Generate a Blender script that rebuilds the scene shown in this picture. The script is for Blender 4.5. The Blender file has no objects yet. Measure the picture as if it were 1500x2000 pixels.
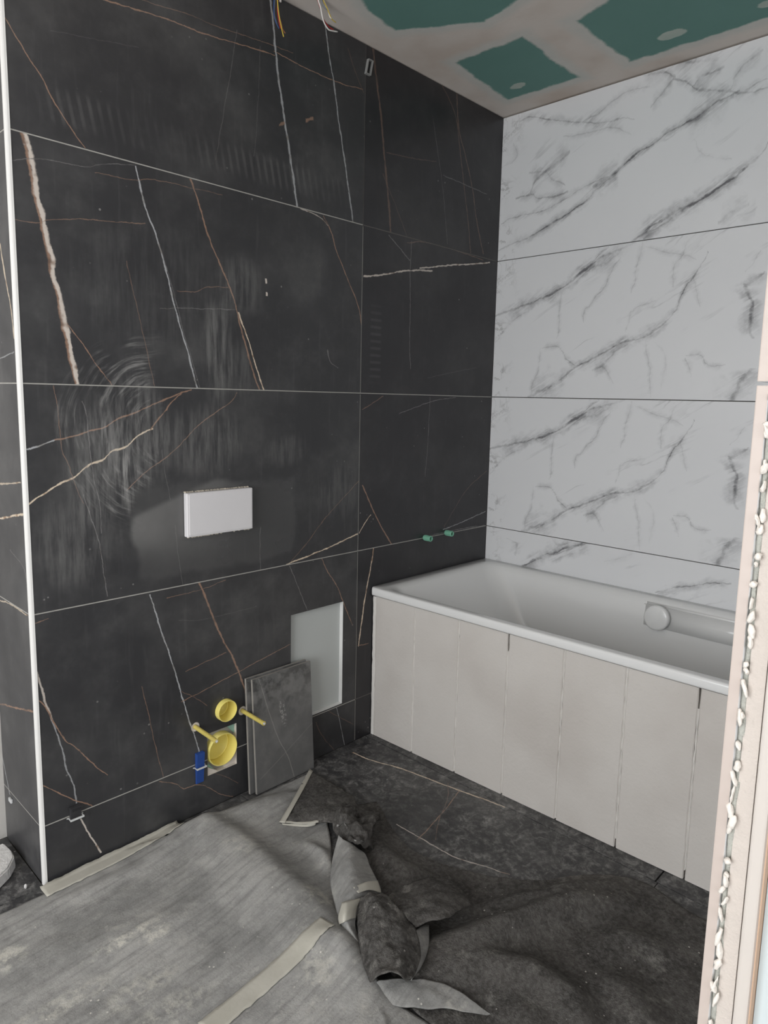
import bpy, bmesh, math, random
from mathutils import Vector, Matrix, noise as mnoise
S = bpy.context.scene
COL = S.collection
random.seed(7)

# ------------------------------------------------------------------ camera
F_PX, YAW, PITCH, ROLL = 1345.4746, 0.8078, -0.1362, 0.0221
CAM = Vector((-2.6305, -1.8705, 1.3545)); PPX, PPY = 757.96, 962.99
fw = Vector((math.cos(PITCH)*math.sin(YAW), math.cos(PITCH)*math.cos(YAW), math.sin(PITCH)))
r0 = Vector((math.cos(YAW), -math.sin(YAW), 0)); u0 = r0.cross(fw)
rt = math.cos(ROLL)*r0 + math.sin(ROLL)*u0
up = -math.sin(ROLL)*r0 + math.cos(ROLL)*u0
cd = bpy.data.cameras.new('camera'); cam = bpy.data.objects.new('camera', cd); COL.objects.link(cam)
cam.matrix_world = Matrix(((rt.x, up.x, -fw.x, CAM.x), (rt.y, up.y, -fw.y, CAM.y), (rt.z, up.z, -fw.z, CAM.z), (0, 0, 0, 1)))
cd.sensor_fit = 'VERTICAL'; cd.sensor_height = 36; cd.lens = 36*F_PX/2000
cd.shift_x = -(PPX-750)/2000; cd.shift_y = (PPY-1000)/2000
cd.clip_start = .02
S.camera = cam

# ------------------------------------------------------------------ light
w = bpy.data.worlds.new('sky'); S.world = w; w.use_nodes = True
w.node_tree.nodes['Background'].inputs[0].default_value = (.86, .93, 1, 1)
w.node_tree.nodes['Background'].inputs[1].default_value = 1.0

def area(name, loc, rot, sx, sy, power, col):
    d = bpy.data.lights.new(name, 'AREA'); d.shape = 'RECTANGLE'; d.size = sx; d.size_y = sy
    d.energy = power; d.color = col
    o = bpy.data.objects.new(name, d); COL.objects.link(o); o.location = loc; o.rotation_euler = rot
    return o
# daylight through the window in the left wall and the glazed opening behind the camera
area('window_daylight_left', (-4.56, -1.35, 1.35), (0, math.radians(-90), 0), 1.9, 2.0, 80, (.985, .992, 1))
area('window_daylight_rear', (-3.2, -4.06, 1.5), (math.radians(90), 0, 0), 1.7, 1.7, 34, (.985, .992, 1))
S.view_settings.view_transform = 'Standard'; S.view_settings.look = 'None'
S.view_settings.gamma = 1; S.view_settings.use_curve_mapping = False
S.view_settings.exposure = 0.0

# ------------------------------------------------------------------ pixel helper
def ray(px, py):
    return fw*F_PX + rt*(px-PPX) - up*(py-PPY)
def on(px, py, ax, val):
    d = ray(px, py); t = (val-CAM[ax])/d[ax]
    return CAM + d*t

# ------------------------------------------------------------------ mesh helpers
def obj(name, bm, mat=None, parent=None, smooth=False, mats=None, keep=False):
    me = bpy.data.meshes.new(name)
    if not keep: bmesh.ops.recalc_face_normals(bm, faces=bm.faces)
    bm.to_mesh(me); bm.free()
    for m in (mats or [mat]):
        me.materials.append(m)
    if smooth:
        me.polygons.foreach_set('use_smooth', [True]*len(me.polygons))
    o = bpy.data.objects.new(name, me); COL.objects.link(o)
    if parent: o.parent = parent
    return o
def empty(name, loc=(0, 0, 0)):
    o = bpy.data.objects.new(name, None); COL.objects.link(o); o.location = loc
    o.empty_display_size = .05
    return o
def tag(o, label, cat, group=None):
    o['label'] = label; o['category'] = cat
    if group: o['group'] = group
    return o
def struct(o):
    o['kind'] = 'structure'; return o
def reparent(o, p):
    """keep the world place of a part built in world coordinates under an empty that is moved"""
    o.parent = p; o.matrix_parent_inverse = Matrix.Translation(p.location).inverted()
    return o
def add_box(bm, a, b, bevel=0, seg=1):
    x0, y0, z0 = [min(a[i], b[i]) for i in range(3)]; x1, y1, z1 = [max(a[i], b[i]) for i in range(3)]
    vs = [bm.verts.new(v) for v in ((x0, y0, z0), (x1, y0, z0), (x1, y1, z0), (x0, y1, z0), (x0, y0, z1), (x1, y0, z1), (x1, y1, z1), (x0, y1, z1))]
    fs = [bm.faces.new([vs[i] for i in f]) for f in ((0, 3, 2, 1), (4, 5, 6, 7), (0, 1, 5, 4), (1, 2, 6, 5), (2, 3, 7, 6), (3, 0, 4, 7))]
    if bevel:
        es = list({e for f in fs for e in f.edges})
        bmesh.ops.bevel(bm, geom=es, offset=bevel, segments=seg, affect='EDGES', profile=.6)
    return bm
def box(name, a, b, mat, parent=None, bevel=0, seg=1):
    return obj(name, add_box(bmesh.new(), a, b, bevel, seg), mat, parent)
def add_tube(bm, pts, r, n=10, cap=True):
    pts = [Vector(p) for p in pts]; rings = []
    rr = r if isinstance(r, (list, tuple)) else [r]*len(pts)
    ref = None
    for i, p in enumerate(pts):
        t = (pts[min(i+1, len(pts)-1)]-pts[max(i-1, 0)]).normalized()
        if ref is None:
            ref = t.orthogonal().normalized()
        a = (ref - t*ref.dot(t)).normalized(); ref = a; b = t.cross(a)
        rings.append([bm.verts.new(p + (a*math.cos(2*math.pi*k/n) + b*math.sin(2*math.pi*k/n))*rr[i]) for k in range(n)])
    for A, B in zip(rings, rings[1:]):
        for k in range(n):
            bm.faces.new((A[k], A[(k+1) % n], B[(k+1) % n], B[k]))
    if cap:
        bm.faces.new(rings[0][::-1]); bm.faces.new(rings[-1])
    return bm
def add_lathe(bm, prof, org, n=40, axis=Vector((0, -1, 0)), up_=Vector((0, 0, 1))):
    """prof: list of (radius, distance along axis); closed at radius 0 ends"""
    org = Vector(org); s = axis.cross(up_); rings = []
    for r, d in prof:
        if r < 1e-6:
            rings.append([bm.verts.new(org+axis*d)])
        else:
            rings.append([bm.verts.new(org+axis*d+(s*math.cos(2*math.pi*k/n)+up_*math.sin(2*math.pi*k/n))*r) for k in range(n)])
    for A, B in zip(rings, rings[1:]):
        for k in range(n):
            if len(A) == 1 and len(B) == 1: continue
            if len(A) == 1: bm.faces.new((A[0], B[(k+1) % n], B[k]))
            elif len(B) == 1: bm.faces.new((A[k], A[(k+1) % n], B[0]))
            else: bm.faces.new((A[k], A[(k+1) % n], B[(k+1) % n], B[k]))
    return bm
def crom(P, n):
    """Catmull-Rom resample of tuples to n points"""
    P = [Vector(p) for p in P]
    if len(P) == 2:
        return [P[0].lerp(P[1], i/(n-1)) for i in range(n)]
    out = []
    for i in range(n):
        t = i/(n-1)*(len(P)-1); k = min(int(t), len(P)-2); f = t-k
        p0 = P[k-1] if k > 0 else P[0]*2-P[1]; p1 = P[k]; p2 = P[k+1]
        p3 = P[k+2] if k+2 < len(P) else P[-1]*2-P[-2]
        out.append(.5*((2*p1)+(p2-p0)*f+(2*p0-5*p1+4*p2-p3)*f*f+(3*p1-p0-3*p2+p3)*f*f*f))
    return out
def cut(o, cutters):
    """subtract boxes / cylinders from a mesh object for good"""
    for c in cutters:
        m = o.modifiers.new('cut', 'BOOLEAN'); m.object = c; m.operation = 'DIFFERENCE'; m.solver = 'EXACT'
    dg = bpy.context.evaluated_depsgraph_get()
    me = bpy.data.meshes.new_from_object(o.evaluated_get(dg))
    o.modifiers.clear(); o.data = me

# ------------------------------------------------------------------ node helpers
class NT:
    def __init__(s, name):
        s.mat = bpy.data.materials.new(name); s.mat.use_nodes = True; s.t = s.mat.node_tree
        s.bsdf = s.t.nodes['Principled BSDF']
        s._pos = None
    def n(s, typ, **kw):
        nd = s.t.nodes.new(typ)
        for k, v in kw.items(): setattr(nd, k, v)
        return nd
    def put(s, sock, v):
        if v is None: return
        if isinstance(v, bpy.types.NodeSocket): s.t.links.new(v, sock)
        elif isinstance(v, (tuple, list)) and len(v) == 3 and sock.type == 'RGBA': sock.default_value = (*v, 1)
        else: sock.default_value = v
    def m(s, op, a, b=None, c=None, clamp=False):
        nd = s.n('ShaderNodeMath', operation=op, use_clamp=clamp)
        s.put(nd.inputs[0], a); s.put(nd.inputs[1], b); s.put(nd.inputs[2], c)
        return nd.outputs[0]
    def rng(s, v, a, b, c=0., d=1., smooth=True, clamp=True):
        nd = s.n('ShaderNodeMapRange', interpolation_type='SMOOTHSTEP' if smooth else 'LINEAR')
        nd.clamp = clamp
        for i, x in enumerate((v, a, b, c, d)): s.put(nd.inputs[i], x)
        return nd.outputs[0]
    def pos(s):
        if s._pos is None:
            tc = s.n('ShaderNodeTexCoord'); sp = s.n('ShaderNodeSeparateXYZ')
            s.t.links.new(tc.outputs['Object'], sp.inputs[0])
            s._pos = (tc.outputs['Object'], sp.outputs[0], sp.outputs[1], sp.outputs[2])
        return s._pos
    def xyz(s, x, y, z=0.):
        c = s.n('ShaderNodeCombineXYZ')
        for i, v in enumerate((x, y, z)): s.put(c.inputs[i], v)
        return c.outputs[0]
    def noise(s, scale, detail=3, rough=.55, vec=None, dist=0., w=None, color=False):
        nd = s.n('ShaderNodeTexNoise')
        if w is not None:
            nd.noise_dimensions = '4D'; nd.inputs['W'].default_value = w
        s.put(nd.inputs['Vector'], vec if vec is not None else s.pos()[0])
        nd.inputs['Scale'].default_value = scale; nd.inputs['Detail'].default_value = detail
        nd.inputs['Roughness'].default_value = rough; nd.inputs['Distortion'].default_value = dist
        return nd.outputs[1] if color else nd.outputs[0]
    def voro(s, scale, vec=None, feature='F1'):
        nd = s.n('ShaderNodeTexVoronoi', feature=feature)
        s.put(nd.inputs['Vector'], vec if vec is not None else s.pos()[0]); nd.inputs['Scale'].default_value = scale
        return nd.outputs[0]
    def mix(s, f, a, b):
        nd = s.n('ShaderNodeMix', data_type='RGBA'); s.put(nd.inputs[0], f); s.put(nd.inputs[6], a); s.put(nd.inputs[7], b)
        return nd.outputs[2]
    def out(s, color=None, rough=None, spec=None, bump=None, dist=.002, strength=1., metal=None):
        b = s.bsdf
        if color is not None: s.put(b.inputs['Base Color'], color)
        if rough is not None: s.put(b.inputs['Roughness'], rough)
        if spec is not None: s.put(b.inputs['Specular IOR Level'], spec)
        if metal is not None: s.put(b.inputs['Metallic'], metal)
        if bump is not None:
            nd = s.n('ShaderNodeBump'); nd.inputs['Distance'].default_value = dist; nd.inputs['Strength'].default_value = strength
            s.put(nd.inputs['Height'], bump); s.t.links.new(nd.outputs[0], b.inputs['Normal'])
        return s.mat

def vein_mask(s, U, V, pts, w, soft=.5, fade=False, wn=None):
    """mask of a thin stone vein that follows the traced points (u, v); w = full width in metres"""
    us = [p[0] for p in pts]; vs = [p[1] for p in pts]
    vert = max(vs)-min(vs) >= max(us)-min(us)
    T, X = (V, U) if vert else (U, V)
    q = sorted([(p[1], p[0]) if vert else (p[0], p[1]) for p in pts])
    mono = [q[0]]
    for a in q[1:]:
        if a[0]-mono[-1][0] > 1e-4: mono.append(a)
    q = mono
    t0, t1 = q[0][0], q[-1][0]; x0, x1 = min(a[1] for a in q), max(a[1] for a in q)
    if x1-x0 < 1e-4: x1 = x0+1e-4
    slope = (q[-1][1]-q[0][1])/(t1-t0)
    tn = s.rng(T, t0, t1, 0., 1., smooth=False)
    fc = s.n('ShaderNodeFloatCurve'); cv = fc.mapping.curves[0]
    cp = [((a[0]-t0)/(t1-t0), (a[1]-x0)/(x1-x0)) for a in q]
    while len(cv.points) < len(cp): cv.points.new(.5, .5)
    for pt, c in zip(cv.points, cp):
        pt.location = c; pt.handle_type = 'AUTO_CLAMPED'
    fc.mapping.update(); s.put(fc.inputs[1], tn)
    tgt = s.rng(fc.outputs[0], 0., 1., x0, x1, smooth=False)
    d = s.m('ABSOLUTE', s.m('SUBTRACT', X, tgt))
    we = w*.5*math.sqrt(1+slope*slope)
    if wn is not None: d = s.m('DIVIDE', d, wn)
    mk = s.rng(d, we*(1-soft), we*(1+soft), 1., 0.)
    if fade: return s.m('MULTIPLY', mk, s.m('MULTIPLY', s.rng(tn, 0., .16), s.rng(tn, .84, 1., 1., 0.)))
    ins = s.m('GREATER_THAN', s.m('MULTIPLY', s.m('SUBTRACT', T, t0-.002), s.m('SUBTRACT', t1+.002, T)), 0.)
    return s.m('MULTIPLY', mk, ins)

def sr(r, g=None, b=None):
    if g is None: g = b = r
    f = lambda c: ((c/255+.055)/1.055)**2.4 if c > 10 else c/255/12.92
    return (f(r), f(g), f(b))

VC = {'W': (sr(214, 204, 194), sr(150, 128, 112)), 'O': (sr(150, 120, 101), sr(114, 92, 79)), 'G': (sr(176, 178, 180), sr(140, 138, 134)),
      'C': (sr(226, 208, 184), sr(168, 136, 108)), 'D': (sr(110, 90, 80), sr(86, 74, 68)), 'F': (sr(118, 116, 116), sr(98, 94, 90))}

def black_stone(name, axes, veins, project=None, dust=1., floor=False, extra=None, rough0=.34, base=(sr(44, 44, 46), sr(56, 56, 58))):
    s = NT(name); P, X, Y, Z = s.pos(); ax = (X, Y, Z)
    U0, V0 = ax[axes[0]], ax[axes[1]]
    wob = s.noise(22, 3, .6)
    wob2 = s.noise(31, 3, .6, w=3.1)
    U = s.m('ADD', U0, s.m('MULTIPLY', s.m('SUBTRACT', wob, .5), .009))
    V = s.m('ADD', V0, s.m('MULTIPLY', s.m('SUBTRACT', wob2, .5), .009))
    U = s.m('ADD', U, s.m('MULTIPLY', s.m('SUBTRACT', s.noise(85, 3, .6, w=7.), .5), .0035))
    V = s.m('ADD', V, s.m('MULTIPLY', s.m('SUBTRACT', s.noise(85, 3, .6, w=6.), .5), .0035))
    wn = s.rng(s.noise(38, 3, .6, w=8.), .25, .75, .3, 1.7, smooth=False)
    cn = s.rng(s.noise(26, 2, .5, w=5.), .54, .68)
    cl = s.noise(2.2, 4, .6)
    col = s.mix(cl, base[0], base[1])
    for v in veins:
        pts, wd, k = v[0], v[1], v[2]; al = v[3] if len(v) > 3 else 1.
        mk = vein_mask(s, U, V, [project(p) for p in pts], wd/1000., wn=wn)
        if al < 1: mk = s.m('MULTIPLY', mk, al)
        vc = s.mix(cn, VC[k][0], VC[k][1])
        col = s.mix(mk, col, vc)
    # grout dust left on the stone
    d1 = s.rng(s.noise(3.2, 5, .62, w=1.), .42, .78)
    d2 = s.rng(s.noise(9, 5, .7, w=2.), .45, .85)
    dst = s.m('ADD', s.m('MULTIPLY', d1, .13*dust), s.m('MULTIPLY', d2, .08*dust))
    if not floor:
        streak = s.noise(5, 3, .6, vec=s.xyz(s.m('MULTIPLY', U0, 9.), 0., s.m('MULTIPLY', V0, .8)))
        dst = s.m('ADD', dst, s.m('MULTIPLY', s.rng(streak, .55, .8), .05*dust))
    else:
        f1 = s.rng(s.noise(30, 7, .8, w=4., dist=.6), .44, .72); f2 = s.rng(s.noise(2.6, 3, .5, w=6.), .28, .56)
        dst = s.m('ADD', s.m('MULTIPLY', dst, 1.6), s.m('MULTIPLY', s.rng(s.noise(45, 5, .75, w=16.), .52, .7), .14))
        dst = s.m('ADD', dst, s.m('MULTIPLY', s.m('MULTIPLY', f1, f2), .60))
    rough = s.rng(s.noise(4, 3), .3, .7, rough0-.06, rough0+.1)
    if extra: dst, rough = extra(s, U0, V0, dst, rough)
    # splashes
    vn = s.voro(34, vec=s.xyz(U0, V0, 0.)); sel = s.rng(s.noise(7, 2, w=9.), .56, .66)
    spk = s.m('MULTIPLY', s.rng(vn, .07, .13, 1., 0.), sel)
    dst = s.m('MAXIMUM', dst, s.m('MULTIPLY', spk, .45 if not floor else .75))
    col = s.mix(dst, col, sr(176, 175, 172))
    rough = s.m('ADD', rough, s.m('MULTIPLY', dst, .5), clamp=True)
    return s.out(col, rough, .5)

def plain(name, col, rough=.6, var=.06, scale=12., bump=0., bscale=60., spec=.4):
    s = NT(name); nz = s.noise(scale, 4, .6)
    c = s.mix(nz, tuple(max(0, c*(1-var)) for c in col), tuple(min(1, c*(1+var)) for c in col))
    return s.out(c, rough, spec, bump=s.noise(bscale, 4, .6) if bump else None, dist=bump or .001)

# ------------------------------------------------------------------ dimensions
XT, XV, ZC = -2.016, -.8346, 2.578
ZJ = [.0, .1725, .7725, 1.3725, 1.9725, ZC]
G = .0016                       # half joint
YALC = .30
pw = lambda p: (lambda q: (q.x, q.z))(on(p[0], p[1], 1, 0.))        # on the black wall
ps = lambda p: (lambda q: (q.y, q.z))(on(p[0], p[1], 0, XT))        # on its side face
pm = lambda p: (lambda q: (q.y, q.z))(on(p[0], p[1], 0, 0.))        # on the marble wall
pf = lambda p: (lambda q: (q.x, q.y))(on(p[0], p[1], 2, 0.))        # on the floor

# ------------------------------------------------------------------ veins of the black tiles, by row and column
V_ = {}
V_[4, 0] = [
 ([(5, 28), (20, 52), (36, 78), (60, 118), (80, 148), (100, 188), (120, 222), (145, 260), (165, 287)], 2.6, 'O'),
 ([(150, -12), (205, 0), (260, 17), (310, 32), (345, 44), (400, 66), (460, 84), (500, 96), (536, 108)], 2.8, 'O'),
 ([(536, 100), (572, 120), (612, 140), (648, 156), (708, 174)], 2.4, 'O'),
 ([(277, 0), (333, 17), (373, 30), (413, 48), (483, 71), (572, 103)], 1.6, 'O', .6),
 ([(526, -20), (528, 0), (532, 32), (538, 92), (544, 152), (552, 208), (560, 260), (570, 328), (580, 402)], 6.5, 'G', .85),
 ([(632, 30), (636, 56), (642, 104), (652, 160), (662, 240), (672, 304), (682, 380), (690, 436)], 5, 'G', .8),
 ([(463, 60), (450, 143), (437, 217), (422, 310)], 2, 'F', .5), ([(508, 92), (502, 240), (496, 304)], 2, 'F', .4),
 ([(680, 96), (694, 140), (710, 180)], 3, 'D', .6),
 ([(100, 60), (180, 75), (270, 92)], 1.5, 'F', .3), ([(598, 236), (604, 233), (611, 231)], 9, 'O', .8), ([(546, 245), (551, 242), (556, 240)], 7, 'O', .7)]
V_[4, 1] = [
 ([(728, 88), (736, 160), (744, 224), (752, 320), (758, 380), (763, 452)], 8, 'D', .8),
 ([(748, 340), (772, 400), (794, 460)], 3, 'D', .5),
 ([(864, 168), (880, 200), (892, 236), (898, 288), (906, 360), (916, 452), (919, 494)], 4.5, 'D', .8),
 ([(892, 180), (896, 248), (910, 308), (922, 364), (932, 436), (944, 496)], 5, 'D', .9),
 ([(846, 232), (856, 304), (864, 360), (874, 476)], 3, 'F', .45),
 ([(866, 342), (916, 364), (950, 379)], 2.6, 'F', .8),
 ([(756, 298), (800, 308), (852, 316)], 2.6, 'D', .6)]
V_[3, 0] = [
 ([(41, 256), (53, 300), (63, 350), (68, 383), (78, 423), (86, 460), (94, 492), (99, 530), (109, 563), (121, 623), (134, 687), (149, 752)], 8, 'O'),
 ([(47, 256), (59, 300), (69, 350), (73, 383), (84, 423), (91, 460), (99, 492), (104, 512), (103, 532), (113, 563), (119, 587), (126, 623), (131, 647), (139, 687), (147, 727), (152, 752)], 10.5, 'W'),
 ([(132, 633), (160, 670), (187, 710), (220, 753)], 2.4, 'O'),
 ([(265, 325), (283, 400), (307, 467), (327, 540), (340, 593), (353, 640), (370, 700), (385, 759)], 4.2, 'G'),
 ([(309, 467), (330, 540), (345, 593), (359, 650), (377, 710), (391, 760)], 1.6, 'F', .8),
 ([(372, 350), (387, 393), (403, 450), (420, 493), (437, 533), (448, 560), (460, 597), (470, 640), (480, 673), (494, 725), (508, 765)], 4.4, 'O'),
 ([(466, 612), (476, 640), (486, 668), (500, 716), (516, 764)], 4, 'C'),
 ([(247, 510), (260, 570), (277, 640), (290, 700), (303, 758)], 1.8, 'O', .5),
 ([(632, 422), (648, 456), (656, 488), (668, 516), (680, 548), (700, 600), (707, 640)], 3.6, 'O'),
 ([(588, 408), (610, 416), (632, 430), (640, 440)], 3, 'W', .7),
 ([(23, 428), (73, 435), (93, 430), (153, 428), (213, 432), (283, 437)], 1.8, 'O', .7),
 ([(17, 313), (93, 312), (160, 325), (207, 320), (265, 322)], 1.6, 'F', .8),
 ([(187, 337), (253, 350), (307, 352), (367, 365), (433, 380)], 1.6, 'O', .6),
 ([(347, 568), (377, 570), (407, 560), (445, 562)], 1.6, 'O', .7), ([(313, 602), (360, 602), (400, 603), (460, 605)], 1.6, 'F', .9), ([(519, 545), (520, 552)], 6, 'W'), ([(521, 572), (521, 577)], 7, 'W'), ([(640, 684), (645, 706), (660, 718)], 4, 'F', .9)]
V_[3, 1] = [
 ([(710, 540), (752, 536), (784, 530), (824, 528), (844, 529)], 5.5, 'W', .85), ([(820, 524), (880, 518), (920, 516), (956, 513)], 5, 'W', .85),
 ([(760, 460), (780, 484), (800, 508)], 3, 'F'), ([(804, 472), (801, 540), (801, 600), (800, 672), (802, 720)], 4, 'F', .6),
 ([(796, 474), (852, 478), (892, 490), (944, 508)], 3, 'D', 1.), ([(836, 738), (880, 728), (930, 718)], 2, 'F', .3)]
V_[2, 0] = [
 ([(48, 879), (73, 873), (90, 865), (112, 858)], 3.4, 'G'),
 ([(108, 859), (143, 852), (173, 842), (203, 835), (230, 818), (260, 808), (287, 795), (323, 780), (353, 768), (373, 762)], 3.6, 'O'),
 ([(53, 988), (77, 970), (117, 945), (143, 933), (177, 907), (202, 897), (217, 882), (247, 872), (267, 853), (297, 837)], 4.2, 'C'),
 ([(294, 838), (310, 817), (323, 802), (333, 788), (353, 770)], 3.4, 'O'),
 ([(462, 767), (457, 778), (430, 800), (390, 828), (357, 863), (320, 897), (293, 915), (247, 957)], 2.2, 'O', .85),
 ([(105, 755), (112, 793), (117, 843), (122, 880), (130, 900), (147, 947), (163, 983)], 2, 'O', .6),
 ([(160, 785), (167, 800), (173, 850), (183, 933), (195, 987), (198, 1040)], 1.8, 'F', .9),
 ([(163, 967), (177, 1010), (190, 1047), (197, 1077), (202, 1117), (210, 1163)], 2, 'F', 1.),
 ([(342, 1027), (348, 1083), (357, 1140)], 1.6, 'F', .6), ([(316, 880), (322, 920), (332, 975)], 1.6, 'F', .5),
 ([(509, 1030), (508, 1060), (509, 1112)], 1.8, 'F', .8),
 ([(564, 1102), (600, 1060), (632, 1016), (660, 984), (700, 940)], 2, 'O', .7),
 ([(560, 1102), (592, 1090), (640, 1070), (700, 1042)], 4.2, 'C')]
V_[2, 1] = [
 ([(708, 948), (720, 976), (740, 1020), (764, 1062)], 4.6, 'O'), ([(702, 1040), (716, 1016), (724, 1006)], 3, 'C'),
 ([(950, 920), (912, 956), (884, 1000), (868, 1028)], 2.2, 'D', 1.), ([(948, 999), (892, 1024), (866, 1034)], 3, 'G', .7),
 ([(946, 1026), (896, 1034), (840, 1046)], 2.6, 'F', 1.),
 ([(890, 776), (852, 782), (800, 800), (780, 808)], 2.4, 'F', 1.), ([(748, 774), (708, 800)], 2.6, 'O', .7), ([(840, 776), (836, 860), (830, 930)], 2, 'F', .9)]
V_[1, 0] = [
 ([(293, 1162), (300, 1183), (313, 1227), (325, 1260), (337, 1298), (344, 1319), (356, 1362), (367, 1399), (379, 1434), (391, 1474)], 3.6, 'G'),
 ([(388, 1138), (400, 1163), (417, 1207), (435, 1249), (453, 1281), (463, 1305), (473, 1331), (483, 1358), (491, 1382)], 5.5, 'O'),
 ([(569, 1257), (537, 1274), (499, 1294), (465, 1313), (430, 1331), (390, 1353), (355, 1370)], 2.2, 'O'),
 ([(69, 1306), (80, 1341), (92, 1381), (101, 1407)], 5, 'W', .75), ([(101, 1407), (115, 1445), (125, 1477), (128, 1498), (139, 1522), (147, 1546), (149, 1568)], 3.4, 'G', .7),
 ([(72, 1365), (85, 1375), (99, 1402), (112, 1423), (128, 1446), (149, 1461), (171, 1481), (192, 1501), (211, 1513)], 2.6, 'O'),
 ([(79, 1533), (104, 1543), (128, 1555), (149, 1565), (171, 1570), (184, 1577)], 2.6, 'O'),
 ([(277, 1341), (291, 1399), (301, 1447), (311, 1485), (319, 1519)], 1.8, 'O', .6),
 ([(628, 1090), (640, 1116), (658, 1144), (672, 1180), (688, 1220)], 3, 'O'), ([(566, 1106), (580, 1140), (600, 1192)], 2.4, 'F', 1.),
 ([(67, 1218), (93, 1208)], 1.8, 'O', .8), ([(327, 1168), (387, 1153), (440, 1133)], 1.8, 'O', .7), ([(363, 1311), (414, 1287), (441, 1275)], 1.8, 'O', .8),
 ([(356, 1351), (380, 1362), (404, 1378)], 2.4, 'D', 1.), ([(350, 1212), (420, 1205), (500, 1185)], 1.6, 'F', .4)]
V_[1, 1] = [([(730, 1070), (724, 1108), (712, 1172), (704, 1232), (700, 1262)], 4.6, 'C'), ([(699, 1261), (719, 1257)], 2.4, 'O')]
V_[0, 0] = [
 ([(158, 1600), (171, 1623), (181, 1639), (197, 1665)], 3.8, 'W', .9),
 ([(312, 1527), (344, 1531), (360, 1541), (382, 1533), (414, 1542), (435, 1553), (454, 1555)], 2.2, 'O', .9),
 ([(420, 1510), (450, 1521), (464, 1530)], 2, 'D', 1.),
 ([(658, 1382), (665, 1417), (673, 1457)], 2.4, 'G', .7), ([(617, 1411), (625, 1430), (654, 1467)], 2.2, 'D', 1.), ([(640, 1388), (690, 1415)], 2, 'D', .9)]
V_[0, 1] = []
VS = [([(0, 477), (13, 557), (23, 613), (27, 660)], 6, 'C', .8), ([(0, 1013), (47, 1004)], 5, 'C', .9), ([(0, 945), (40, 942)], 4, 'C', .7), ([(0, 1172), (30, 1186), (53, 1202)], 4, 'C', .7),
      ([(0, 1375), (30, 1382), (64, 1390)], 5, 'O'), ([(0, 1458), (10, 1505), (19, 1551)], 6, 'G', .7), ([(0, 700), (27, 688)], 3, 'G', .6), ([(20, 1075), (50, 1120), (56, 1190)], 4, 'F', 1.)]

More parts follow.
